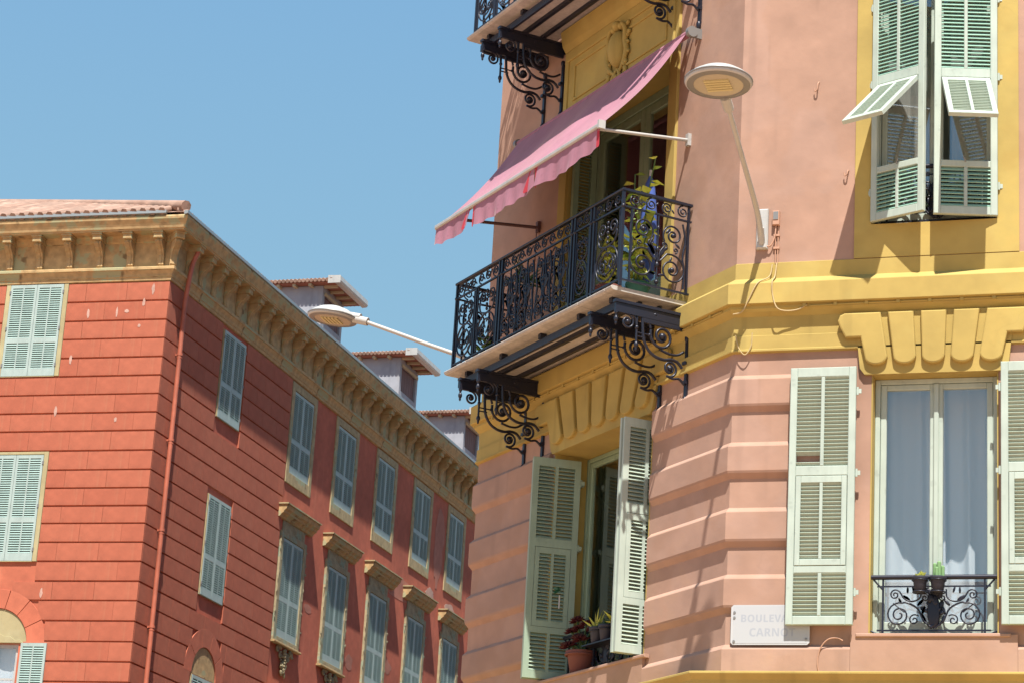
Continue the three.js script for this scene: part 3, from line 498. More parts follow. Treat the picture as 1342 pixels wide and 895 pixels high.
// ---------------------------------------------------------------- awning
{
  const [bx, bz] = plPoint(0), y0 = 10.3, a = thing('awning', 'faded rose roller awning with ragged valance over the balcony', 'awning', bx, y0, bz, PLr), Y = (v) => v - y0;
  const uL = -4.17, uR = -.80, top = [.13, 11.63], bot = [1.02, 10.46];
  mesh('roller', tube([[uL - .03, Y(11.62), .11], [uR + .03, Y(11.62), .11]], .035, 12), 'fabric', a);
  for (const u of [uL - .05, uR + .05]) mesh('end_cap', [new THREE.CylinderGeometry(.055, .055, .045, 18).rotateZ(Math.PI / 2).translate(u, Y(11.62), .11), box(u - .012, u + .012, Y(11.57), Y(11.67), .0, .1)], 'greyMetal', a);
  const g = new THREE.PlaneGeometry(1, 1, 80, 24), p = g.attributes.position;
  for (let i = 0; i < p.count; i++) {
    const s = p.getX(i) + .5, t = .5 - p.getY(i), u = uL + (uR - uL) * s;
    const sag = -.05 * Math.sin(Math.PI * t) * (1 + .35 * Math.sin(s * 9)) - .012 * Math.sin(s * 31) * t * (1 - t);
    p.setXYZ(i, u, Y(top[1] + (bot[1] - top[1]) * t + sag * .6), top[0] + (bot[0] - top[0]) * t + sag * .8 * (1 + .0));
  }
  g.computeVertexNormals(); mesh('cloth', g, 'fabric', a);
  mesh('front_bar', [bevelBox(uL - .01, uR + .01, Y(10.425), Y(10.475), 1.005, 1.05, .012), box(uR + .01, uR + .04, Y(10.41), Y(10.49), .99, 1.06)], 'whiteMetal', a);
  const val = (u0, u1, drop, m, lean = 0, name = 'valance') => {
    const q = new THREE.PlaneGeometry(1, 1, 40, 6), c = q.attributes.position;
    for (let i = 0; i < c.count; i++) { const s = c.getX(i) + .5, t = .5 - c.getY(i), u = u0 + (u1 - u0) * s; const edge = drop * (1 + .22 * (fbm(u * 2.2 + 40, 3.3, 4096, 301, 3) - .5) + .035 * Math.sin(u * 19 + 2 * Math.sin(u * 3)) - .14 * Math.pow(Math.abs(2 * s - 1), 5)); c.setXYZ(i, u + lean * t, Y(10.424) - edge * t, 1.03 + t * (.012 * Math.sin(u * 9) + .009 * Math.sin(u * 29 + 1) + .012)); }
    q.computeVertexNormals(); mesh(name, q, m, a);
  };
  val(uL, -3.42, .215, 'fabric'); val(-3.30, -2.05, .235, 'fabric', .03); val(-1.98, uR, .23, 'fabric', -.02);
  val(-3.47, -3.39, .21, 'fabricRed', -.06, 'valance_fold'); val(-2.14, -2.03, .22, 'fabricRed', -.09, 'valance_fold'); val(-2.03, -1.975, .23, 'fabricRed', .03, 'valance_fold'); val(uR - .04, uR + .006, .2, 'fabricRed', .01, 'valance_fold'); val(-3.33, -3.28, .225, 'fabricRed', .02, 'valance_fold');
  for (const u of [-.885, -3.83]) mesh('arm', [tube([[u, Y(10.575), .03], [u, Y(10.45), 1.0]], .017, 8), box(u - .025, u + .025, Y(10.52), Y(10.64), 0, .035)], u > -2 ? 'whiteMetal' : 'brown', a);
  mesh('crank_rod', bar([-3.80, Y(10.57), .05], [-3.80, Y(9.2), .05], .006), 'brown', a);
}

// ---------------------------------------------------------------- unseen house added behind the pink building, shades the street with warm bounce
{
  const n = thing('added_house', 'unseen tall orange house added behind the pink building to shade the street', 'building', PX + LEFT[0], 0, PZ + LEFT[1] - 7.05, -Math.PI / 2);
  mesh('wall', slabXY(rect(-46, 0, 0, 18), [...Array(15)].flatMap((_, i) => [6, 10, 14].map(v => rect(-45 + i * 3, -43.8 + i * 3, v, v + 2.1))), -.4, -.02), 'addedHouseWall', n);
  mesh('wall', [box(-46, 0, 0, 18, -10, -9.7), box(-46, -45.6, 0, 18, -9.69, -.41), box(-.4, 0, 0, 18, -9.69, -.41)], 'addedHouseWall', n);
  mesh('roof', sideProfile([[.3, 18.0], [.3, 18.15], [-5, 20.5], [-10.3, 18.15], [-10.3, 18.0]], -46.2, .0), 'tile', n);
  for (let i = 0; i < 15; i++) for (const v of [6, 10, 14]) mesh('shutter', box(-45 + i * 3, -43.8 + i * 3, v, v + 2.1, -.2, -.15), 'redShutter', n);
}
// ---------------------------------------------------------------- street lamps
function streetLamp(label, x, y, z, ry, rise, len, tiltHead) {
  const g = thing('street_lamp', label, 'street lamp', x, y, z, ry, 'wall lamps on the pink building');
  mesh('wall_plate', bevelBox(-.052, .052, -.19, .19, 0, .045, .012), 'whiteMetal', g);
  mesh('arm', [tube(smooth([[0, -.10, .05], [0, -.06, .10], [0, rise * .12 + .0, .26], [0, rise * .55, len * .56], [0, rise, len]], 26), .027, 10, t => 1.1 - .3 * t), tube([[0, -.14, .03], [0, -.02, .12]], .032, 10)], 'whiteMetal', g);
  mesh('collar', tube([[0, rise - .035, len - .11], [0, rise + .006, len + .06]], .046, 12), 'whiteMetal', g);
  const h = new THREE.Group(); const M4 = new THREE.Matrix4().makeTranslation(0, rise + .03, len + .31).multiply(new THREE.Matrix4().makeRotationX(tiltHead));
  const P = (name, geo, m) => mesh(name, [join(geo).applyMatrix4(M4)], m, g);
  P('head', [lathe([[0, .125], [.10, .118], [.18, .09], [.245, .048], [.276, .016], [.282, -.003], [.278, -.018], [.265, -.026]], 40), tube([[0, .02, -.33], [0, .035, -.2]], .045, 10)], 'whiteMetal');
  P('rim', [lathe([[.278, .018], [.288, .012], [.288, .002], [.280, -.002]], 40), lathe([[.266, -.024], [.212, -.034], [.208, -.026]], 40)], 'greyMetal');
  P('diffuser', lathe([[.21, -.027], [.1, -.030], [0, -.030]], 36), 'lampGlass');
  const led = []; for (let k = 0; k < 5; k++) led.push(box(-.105, .105, -.042, -.028, -.09 + k * .042, -.062 + k * .042)); P('light_panel', led, 'led');
}
streetLamp('white wall lamp with round head whose plate is beside the small junction box', PX + .23, 9.40, PZ, 0, .555, 1.66, -.05);
{ streetLamp('white wall lamp with round head reaching out behind the balcony', PX + LEFT[0], 9.44, PZ + LEFT[1] - .45, -Math.PI / 2, .63, 1.66, -.10); }
{ // junction box with conduit
  const g = thing('junction_box', 'small open junction box with conduit beside the lamp plate', 'box', PX + .352, 9.43, PZ);
  mesh('box', [bevelBox(-.032, .032, 0, .135, 0, .045, .006)], 'cablePink', g); mesh('cover', box(-.022, .022, .05, .125, .0455, .05), 'greyMetal', g);
  mesh('conduit', [tube(smooth([[0, .0, .02], [-.01, -.12, .03], [-.05, -.2, .035], [-.09, -.19, .03]], 14), .007), tube([[.02, .01, .012], [.02, -.36, .012]], .006), tube([[-.005, 0, .012], [.0, -.36, .012]], .005)], 'cablePink', g);
  for (const v of [-.1, -.22]) mesh('clip', box(-.02, .035, v, v + .02, .004, .022), 'cablePink', g);
}
{ // cables clipped to the string course
  const c = thing('wall_cable', 'thin cables with clips looping along the yellow string course', 'cable', PX, 8.3, PZ), y = (v) => v - 8.3;
  const T = (pts, m, r = .0065) => mesh('cable', tube(smooth(pts.map(([u, v, w]) => [u, y(v), w]), pts.length * 8), r), m, c);
  T([[.37, 9.07, .03], [.36, 8.93, .06], [.35, 8.87, .115], [.355, 8.75, .112], [.40, 8.62, .11], [.46, 8.60, .09], [.58, 8.61, .08], [.66, 8.65, .08]], 'cable');
  T([[.33, 9.06, .03], [.31, 8.94, .05], [.22, 8.86, .115], [.14, 8.70, .118], [.08, 8.60, .10], [.0, 8.585, .085]], 'cable');
  T([[.68, 8.64, .078], [1.1, 8.648, .074], [1.8, 8.65, .074], [2.6, 8.652, .074], [3.2, 8.65, .074]], 'yellow', .008);
  T([[.02, 8.40, .05], [.06, 8.27, .06], [.11, 8.22, .055], [.16, 8.29, .05], [.17, 8.42, .05]], 'cable', .005);
  for (let u = .62; u < 3; u += .275) mesh('clip', box(u, u + .03, y(8.635), y(8.665), .066, .09), 'yellow', c);
  const d = thing('wall_cable', 'thin clipped cable along the shaded yellow course below the balcony', 'cable', PX, 8.3, PZ, PLr);
  mesh('cable', tube([[-4.6, y(8.648), .074], [-.1, y(8.648), .074]], .008), 'yellow', d);
  for (let u = -4.5; u < -.1; u += .3) mesh('clip', box(u, u + .03, y(8.633), y(8.665), .067, .09), 'yellow', d);
  const e = thing('wall_cable', 'loose orange cable hanging below the open shutter', 'cable', PX + .9, 5.4, PZ + .04);
  mesh('cable', tube(smooth([[.12, .27, .01], [.08, .29, .015], [.0, .28, .02], [-.07, .2, .012], [-.09, .08, .01], [-.08, 0, .006]], 24), .006), 'cablePink', e);
}
// small hooks left in the wall
for (const [u, v, l, lab] of [[.70, 10.72, .09, 'small iron hook high on the sunlit pink wall'], [.985, 9.88, .05, 'small bent hook in the pink wall beside the yellow surround']]) {
  const h = thing('wall_hook', lab, 'hook', PX + u, v, PZ); mesh('hook', tube(smooth([[.01, l, 0], [.006, l * .7, .03], [0, 0, .035], [-.02, -.01, .03], [-.025, .02, .028]], 14), .006), 'cablePink', h);
}

// ---------------------------------------------------------------- street name plate
{
  const c = document.createElement('canvas'); c.width = 512; c.height = 264; const x = c.getContext('2d');
  x.fillStyle = '#eceef0'; x.fillRect(0, 0, 512, 264); x.fillStyle = '#d5dae3'; x.textAlign = 'center'; x.font = 'bold 74px sans-serif'; x.fillText('BOULEVARD', 262, 112, 440); x.font = 'bold 80px sans-serif'; x.fillText('CARNOT', 270, 214, 350);
  const t = new THREE.CanvasTexture(c); t.colorSpace = THREE.SRGBColorSpace;
  const s = thing('street_sign', 'white enamel street name plate partly behind the open shutter', 'street sign', PX + .057, 5.635, PZ + .04);
  const sg = slabXY([[.02, 0], [.66, 0], [.68, .02], [.68, .325], [.66, .345], [.02, .345], [0, .325], [0, .02]], [], 0, .005);
  mesh('plate', sg, 'signWhite', s);
  const fm = new THREE.MeshStandardMaterial({ map: t, roughness: .35 }); fm.color.setRGB(.51, .52, .54); fm.name = 'signFace';
  const pg = new THREE.PlaneGeometry(.64, .32).translate(.34, .1725, .0065); pg.userData.ready = true; const pm = mesh('lettering', pg, fm, s);
  for (const [u, v] of [[.03, .28], [.03, .235], [.03, .03], [.65, .05], [.65, .30]]) mesh('screw', new THREE.CylinderGeometry(.011, .011, .006, 10).rotateX(Math.PI / 2).translate(u, v, .009), 'greyMetal', s);
}

// ---------------------------------------------------------------- plants and pots
const potGeo = (r, h, t = .012) => lathe([[0, 0], [r * .72, 0], [r * .95, h * .82], [r * 1.08, h * .83], [r * 1.1, h], [r * 1.0, h], [r * .9, h * .86], [0, h * .84]], 22);
function leafCard(x, y, z, l, w, az, pitch) { // pointed leaf, slightly folded
  const P = [[0, 0, 0], [w / 2, .01, l * .4], [0, -.012, l * .45], [-w / 2, .01, l * .4], [0, -.01, l]];
  return quads(P, [[0, 1, 2], [0, 2, 3], [1, 4, 2], [2, 4, 3]]).rotateX(-pitch).rotateY(az).translate(x, y, z);
}
{
  const ring = (g, r, yy) => mesh('pot_ring', [new THREE.TorusGeometry(r, .005, 6, 24).rotateX(Math.PI / 2).translate(0, yy, 0), new THREE.TorusGeometry(r * .9, .006, 6, 24).rotateX(Math.PI / 2).translate(0, .0, 0), bar([0, yy, -r], [0, 0, -r * .9], .004), bar([0, yy, -r], [0, yy, -r - .03], .005)], 'iron', g);
  const a = thing('potted_cactus', 'small dark pot with low spiny cactus tufts on the window railing', 'plant', PX + 1.667, 6.075, PZ + .075);
  mesh('pot', potGeo(.062, .13), 'potDark', a); ring(a, .066, .1); mesh('tuft', [...Array(26)].map(() => { const t = rr(0, 6.28), q = rr(0, .045); return leafCard(Math.cos(t) * q, .12, Math.sin(t) * q, rr(.04, .07), .014, t, rr(.9, 1.5)); }), 'leafYellow', a);
  const b = thing('potted_cactus', 'small dark pot with upright green finger cactus on the window railing', 'plant', PX + 1.815, 6.075, PZ + .075);
  mesh('pot', potGeo(.066, .13), 'potDark', b); ring(b, .07, .1);
  for (const [dx, dz, h, r] of [[-.025, 0, .14, .017], [.012, .01, .155, .018], [.04, -.01, .12, .016], [0, -.03, .13, .016], [-.005, .035, .10, .015]]) mesh('stem', [new THREE.CapsuleGeometry(r, h - 2 * r, 4, 10).translate(dx, .11 + h / 2, dz)], 'cactus', b);
}
{ // shaded window: terracotta pot with dark red rosettes, then small pots on the guard
  const at = (u, w) => plPoint(u, w);
  let [x, z] = at(-2.66, -.10); const p = thing('potted_plant', 'terracotta pot of dark red rosettes on the window ledge', 'plant', x, 5.738, z, PLr);
  mesh('pot', [potGeo(.145, .22), new THREE.TorusGeometry(.155, .012, 6, 28).rotateX(Math.PI / 2).translate(0, .185, 0)], 'terracotta', p);
  for (const [dx, dy, dz, r] of [[-.08, .52, .02, .085], [-.13, .42, .05, .075], [-.03, .44, .03, .07], [.06, .47, 0, .075], [-.20, .29, .06, .08], [-.11, .27, .08, .085], [.07, .31, .06, .09], [.13, .42, -.02, .06], [0, .35, .06, .06]]) {
    const c = []; for (let k = 0; k < 26; k++) { const t = k * 2.4, e = .15 + 1.25 * (k / 26); c.push(leafCard(0, 0, 0, r * (1.05 - .4 * k / 26), r * .42, t, e)); }
    mesh('rosette', [join(c).scale(1.15, 1.15, 1.15).rotateX(.35).translate(dx, dy, dz)], 'rosette', p); mesh('stem', tube(smooth([[0, .18, 0], [dx * .5, .2 + dy * .3, dz * .4], [dx, dy, dz]], 8), .009), 'leafDark', p);
  }
  for (const [u, lab, kind] of [[-2.33, 'small dark pot with spiky green leaves on the shaded window railing', 0], [-2.16, 'small dark pot with dry grey tuft on the shaded window railing', 1], [-1.93, 'small dark pot with trailing yellow plant on the shaded window railing', 2]]) {
    [x, z] = at(u, -.07); const q = thing('potted_plant', lab, 'plant', x, 5.99, z, PLr);
    mesh('pot', potGeo(.075, .15), 'potDark', q); mesh('hanger', [bar([0, .12, -.07], [0, .19, -.07], .005), new THREE.TorusGeometry(.08, .005, 6, 24).rotateX(Math.PI / 2).translate(0, .11, 0)], 'iron', q);
    mesh('foliage', [...Array(kind === 1 ? 30 : 16)].map(() => { const t = rr(0, 6.28); return leafCard(rr(-.03, .03), .13, rr(-.03, .03), kind === 1 ? rr(.07, .12) : rr(.10, .22), kind === 2 ? .04 : .022, t, kind === 2 ? rr(.1, .9) : rr(.5, 1.4)); }), kind === 1 ? 'leafDark' : 'leafYellow', q);
  }
  const ledge = thing('plant_shelf', 'dark iron shelf carrying the small pots in the shaded window', 'shelf', ...(() => { const [a, b] = at(-2.14, -.07); return [a, 5.735, b]; })(), PLr);
  mesh('tray', box(-.36, .36, .238, .25, -.07, .07), 'iron', ledge); for (const s of [-1, 1]) mesh('leg', box(s * .33 - .008, s * .33 + .008, 0, .237, -.06, -.044), 'iron', ledge);
}
{ // balcony plants
  const at = (u, w) => plPoint(u, w), Y0 = 8.95;
  let [x, z] = at(-1.12, .36); const p = thing('climbing_plant', 'tall leggy plant with yellow green leaves in a green pot on the balcony', 'plant', x, Y0, z, PLr);
  mesh('pot', potGeo(.11, .18), 'potGreen', p);
  const L = [], D = [];
  for (const [sx, sz, h, bend] of [[.0, .0, 1.36, .22], [-.05, .05, 1.30, -.05], [.10, .08, .75, .2], [-.1, -.06, .6, -.15]]) {
    const pts = smooth([[sx * .5, .2, sz * .5], [sx + bend * .2, h * .45, sz], [sx + bend * .6, h * .8, sz * .7], [sx + bend, h, sz * .5]], 16);
    mesh('stem', tube(pts, .007, 5), 'leafDark', p);
    for (let k = 3; k <= 16; k++) { const q = pts[k]; if (k < 12 || k % 2 === 0 || k > 15) for (let j = 0; j < (k < 11 ? 3 : 1); j++) { const low = q[1] < .75; (rnd() < .65 ? L : D).push(leafCard(q[0], q[1], q[2], rr(.10, low ? .19 : .16), rr(.07, .12), rr(0, 6.28), rr(-.9, .7))); } }
  }
  mesh('foliage', L, 'leafYellow', p); mesh('foliage', D, 'leaf', p);
  [x, z] = at(-1.42, .50); const b = thing('bushy_plant', 'low bushy yellow green plant behind the balcony railing corner', 'plant', x, Y0, z, PLr);
  mesh('pot', potGeo(.12, .2), 'terracotta', b); mesh('foliage', [...Array(70)].map(() => { const t = rr(0, 6.28), q = rr(0, .12); return leafCard(Math.cos(t) * q, .2 + rr(0, .42), Math.sin(t) * q, rr(.09, .17), rr(.03, .06), t + rr(-.5, .5), rr(-.2, 1.2)); }), 'leafYellow', b);
  [x, z] = at(-3.40, .36); const f = thing('palm_plant', 'small dark green palm rising behind the balcony railing', 'plant', x, Y0, z, PLr);
  mesh('pot', potGeo(.13, .24), 'terracotta', f); mesh('trunk', tube([[0, .2, 0], [.0, .82, 0]], .02, 7), 'brown', f);
  mesh('foliage', [...Array(34)].map((_, k) => leafCard(0, .82, 0, rr(.22, .36), .022, k * 2.4, rr(-.2, 1.35))), 'leafDark', f);
  [x, z] = at(-1.30, .17); const bl = thing('folded_parasol', 'folded blue parasol standing on the balcony', 'parasol', x, Y0, z, PLr);
  mesh('cloth', lathe([[.02, .28], [.07, .34], [.085, .7], [.075, 1.0], [.045, 1.28], [.012, 1.36]].map(([r, y]) => [r, y]), 14), 'blue', bl); mesh('pole', tube([[0, 0.06, 0], [0, 1.42, 0]], .014, 8), 'whiteMetal', bl); mesh('base', lathe([[0, 0], [.16, 0], [.16, .05], [.04, .08], [0, .08]], 20), 'greyMetal', bl);
  [x, z] = at(-3.98, .5); const v = thing('trailing_plant', 'small trailing plant at the shaded end of the balcony', 'plant', x, Y0, z, PLr);
  mesh('pot', potGeo(.09, .16), 'terracotta', v); mesh('foliage', [...Array(26)].map(() => leafCard(rr(-.06, .06), .18 + rr(0, .16), rr(-.06, .06), rr(.07, .12), .05, rr(0, 6.28), rr(-.3, .9))), 'leaf', v);
  [x, z] = at(-3.07, -.02); const t = thing('hanging_ornament', 'small green leaf ornament hanging on the folded shutter', 'ornament', x, 6.42, z, PLr);
  mesh('leaves', [...Array(9)].map(() => leafCard(.06, .18, .0, rr(.06, .1), .03, rr(0, 6.28), rr(-.5, .6))), 'potGreen', t); mesh('tag', box(.05, .07, .0, .13, .0, .006), 'whiteMetal', t);
}

// ---------------------------------------------------------------- red building
const RX = -21.608, RZ = -44, RLr = 2.4 * Math.PI / 180, RRr = Math.PI / 2;
const red = thing('red_building', 'brick red rusticated apartment building with ochre bracketed cornice and dormers', 'building', RX, 0, RZ);
const RLen = 26, LLen = 9, cosL = Math.cos(RLr), sinL = Math.sin(RLr);
const rlP = (u, w = 0) => [u * cosL + w * sinL, -u * sinL + w * cosL];
const pathR = [rlP(-LLen), [0, 0], [0, -RLen]];
const EAVE = 19.11;
const rlWin = [[-3.545, -2.325, 15.86, 17.86], [-3.56, -2.33, 11.95, 14.18], [-3.50, -2.42, 8.6, 10.27]];
const rrWin = [[2.88, 4.06, 15.80, 17.76], [2.88, 4.06, 11.92, 14.10], [2.88, 4.06, 8.5, 10.24]];
const rrUp = [], rrLow = []; for (let k = 0; k < 6; k++) { rrUp.push([7.10 + k * 2.9, 8.36 + k * 2.9, 15.70, 17.66]); rrLow.push([7.10 + k * 2.9, 8.36 + k * 2.9, 11.9, 14.17]); }
{ const g = part('wall', red, RLr); mesh('wall_face', slabXY(rect(-LLen, 0, 0, EAVE), rlWin.map(([a, b, c, d]) => rect(a, b, c, d)), -.3, 0), 'red', g); }
{ const g = part('wall', red, RRr); mesh('wall_face', slabXY(rect(0, RLen, 0, EAVE), [...rrWin, ...rrUp, ...rrLow].map(([a, b, c, d]) => rect(a, b, c, d)), -.3, 0), 'redSmooth', g); }
{ const a = rlP(-LLen), c = [a[0] + .02, -RLen]; mesh('wall', [box(c[0], c[0] + .3, 0, EAVE, -RLen, a[1] - .35), box(c[0] + .31, -.31, 0, EAVE, -RLen, -RLen + .3)], 'red', red); mesh('floor_slab', planXZ([[a[0] + .35, a[1] - .4], [-.32, -.4], [-.32, -RLen + .35], [a[0] + .35, -RLen + .35]], 15.0, 15.2), 'room', red); mesh('floor_slab', planXZ([[a[0] + .35, a[1] - .4], [-.32, -.4], [-.32, -RLen + .35], [a[0] + .35, -RLen + .35]], 11.0, 11.2), 'room', red); mesh('floor_slab', planXZ([[a[0] + .35, a[1] - .4], [-.32, -.4], [-.32, -RLen + .35], [a[0] + .35, -RLen + .35]], 18.6, 18.8), 'room', red); }
// cornice and lower ledge
mesh('cornice', sweep(pathR, [[-.25, 19.16], [.47, 19.15], [.50, 19.11], [.495, 19.06], [.46, 18.99], [.435, 18.93], [.425, 18.885], [.405, 18.87], [.40, 18.845], [.13, 18.84], [.10, 18.80], [.075, 18.72], [.05, 18.70], [.045, 18.16], [.135, 18.15], [.148, 18.135], [.148, 18.085], [.125, 18.07], [.085, 18.0], [.075, 17.945], [.06, 17.935], [.055, 17.875], [.02, 17.862], [0, 17.86]]), 'ochre', red);
{ const gp = [[.45, 19.235], [.535, 19.235], [.535, 19.17], [.47, 19.153], [.45, 19.16]], mm = mitres(pathR);
  mesh('gutter', sweep([pathR[0], [0, 0]], gp), 'zinc', red); mesh('gutter', sweep([[0, .53], [0, -RLen]], gp.map(([w, v]) => [w - .02, v - .03])), 'zinc', red); }
{ // modillions: an S scroll under a square block
  const prof = [[.05, 18.155], [.085, 18.16], [.11, 18.20], [.10, 18.29], [.115, 18.40], [.17, 18.50], [.25, 18.57], [.30, 18.635], [.295, 18.69], [.26, 18.715], [.05, 18.715]];
  const geo = share([sideProfile(prof, -.075, .075, .008), sideProfile(prof.map(([w, v]) => [w + .012, v]), -.028, .028), bevelBox(-.10, .10, 18.70, 18.835, .06, .36, .012), box(-.115, .115, 18.805, 18.842, .05, .385), ball(0, 18.655, .29, .035)]);
  const L = part('modillion_row', red, RLr), K = part('modillion_row', red, RRr);
  for (let k = 0; k < 13; k++) { const m = mesh('modillion', geo, 'ochre', L); m.position.x = -.207 - .682 * k; }
  for (let k = 0; k < 38; k++) { const m = mesh('modillion', geo, 'ochre', K); m.position.x = .66 + .672 * k - .0; }
  const c = mesh('modillion', geo, 'ochre', L); c.rotation.y = Math.PI / 4 - .02; c.position.set(.02, 0, .02);
}
// rusticated blocks
{
  const rows = [17.86, 17.44, 17.025, 16.63, 16.23, 15.835, 15.44, 15.05, 14.665, 14.25, 13.845, 13.465, 13.095, 12.73, 12.34, 11.95, 11.545, 11.15, 10.74, 10.325, 9.925, 9.52, 9.12], cache = {};
  const blockGeo = (w, h) => cache[w.toFixed(2) + h.toFixed(2)] ??= share((() => { const b = .016, z = .036, s = .0028, X = w / 2, P = [[-X, 0, 0], [X, 0, 0], [X, h, 0], [-X, h, 0], [-X + s, b, z], [X - s, b, z], [X - s, h - b * .6, z], [-X + s, h - b * .6, z]]; return quads(P, [[0, 1, 5, 4], [1, 2, 6, 5], [2, 3, 7, 6], [3, 0, 4, 7], [4, 5, 6, 7]]); })());
  const m3 = ['red', 'red2', 'red3']; mat('red2', [.505, .140, .079], { p: { map: texRed, ...bump(.0012), roughness: .93 } }); mat('red3', [.535, .156, .089], { p: { map: texRed, ...bump(.0012), roughness: .93 } });
  function rowsOn(parent, ua, ub, wins, arch, len, off) {
    for (let i = 0; i + 1 < rows.length; i++) {
      const t = rows[i] - .006, b = rows[i + 1] + .006, mid = (t + b) / 2; let segs = [[ua, ub]];
      const cut = (a, c) => { segs = segs.flatMap(([x, y]) => c <= x || a >= y ? [[x, y]] : [[x, a], [c, y]].filter(s => s[1] - s[0] > .03)); };
      for (const [a, c, v0, v1] of wins) if (b < v1 + .02 && t > v0 - .03) cut(a - .10, c + .10);
      if (arch && mid > arch[1] - .05 && mid < arch[1] + arch[2] + .42) { const R = arch[2] + .40, dy = Math.max(0, mid - arch[1]); const hw = dy < R ? Math.sqrt(R * R - dy * dy) : 0; if (hw > .1) cut(arch[0] - hw, arch[0] + hw); }
      for (const [x, y] of segs) {
        let p = x, q = Math.ceil((x - off * (i % 2) + .2) / len) * len + off * (i % 2);
        while (p < y - .01) { const e = (q > y - .16) ? y : q; const w = Math.round((e - p - .0025) * 100) / 100; if (w > .02) { const m = mesh('block', blockGeo(w, +(t - b).toFixed(2)), m3[Math.floor(rnd() * 3)], parent); m.position.set((p + e) / 2, b, 0); } p = e; q += len; }
      }
    }
  }
  const gl = part('rusticated_blocks', red, RLr), gr = part('rusticated_blocks', red, RRr);
  rowsOn(gl, -5.0, .033, rlWin, [-2.96, 10.28, .70], .91, .455);
  rowsOn(gr, .0, 6.87, rrWin, [3.47, 10.26, .62], .82, .41);
  // arches of wedge blocks with blind lunettes
  const arch = (g, cx, cy, r, n, m) => {
    for (let k = 0; k < n; k++) { const a0 = Math.PI * k / n + .006, a1 = Math.PI * (k + 1) / n - .006, R = r + .40, pts = []; for (let j = 0; j <= 5; j++) { const a = a0 + (a1 - a0) * j / 5; pts.push([cx + (r + .01) * Math.cos(a), cy + (r + .01) * Math.sin(a)]); } for (let j = 5; j >= 0; j--) { const a = a0 + (a1 - a0) * j / 5; pts.push([cx + R * Math.cos(a), cy + R * Math.sin(a)]); } mesh('voussoir', slabXY(pts, [], .002, .037, .006), m3[k % 3], g); }
    const half = [[cx + r, cy]]; for (let j = 1; j <= 20; j++) half.push([cx + r * Math.cos(Math.PI * j / 20), cy + r * Math.sin(Math.PI * j / 20)]); return half;
  };
  const hl = arch(gl, -2.96, 10.28, .70, 7); mesh('lunette', slabXY(hl, [], .002, .012), 'lunette', gl);
  mesh('scalloped_blind', slabXY([[-3.62, 10.29], [-2.33, 10.29], [-2.4, 10.36], [-2.5, 10.34], [-2.62, 10.42], [-2.75, 10.42], [-2.9, 10.5], [-3.1, 10.52], [-3.3, 10.6], [-3.55, 10.6]], [], .0125, .03, .004), 'lunette', gl);
  const hr = arch(gr, 3.47, 10.26, .62, 5); mesh('lunette', slabXY(hr, [], .002, .012), 'ochre', gr);
}
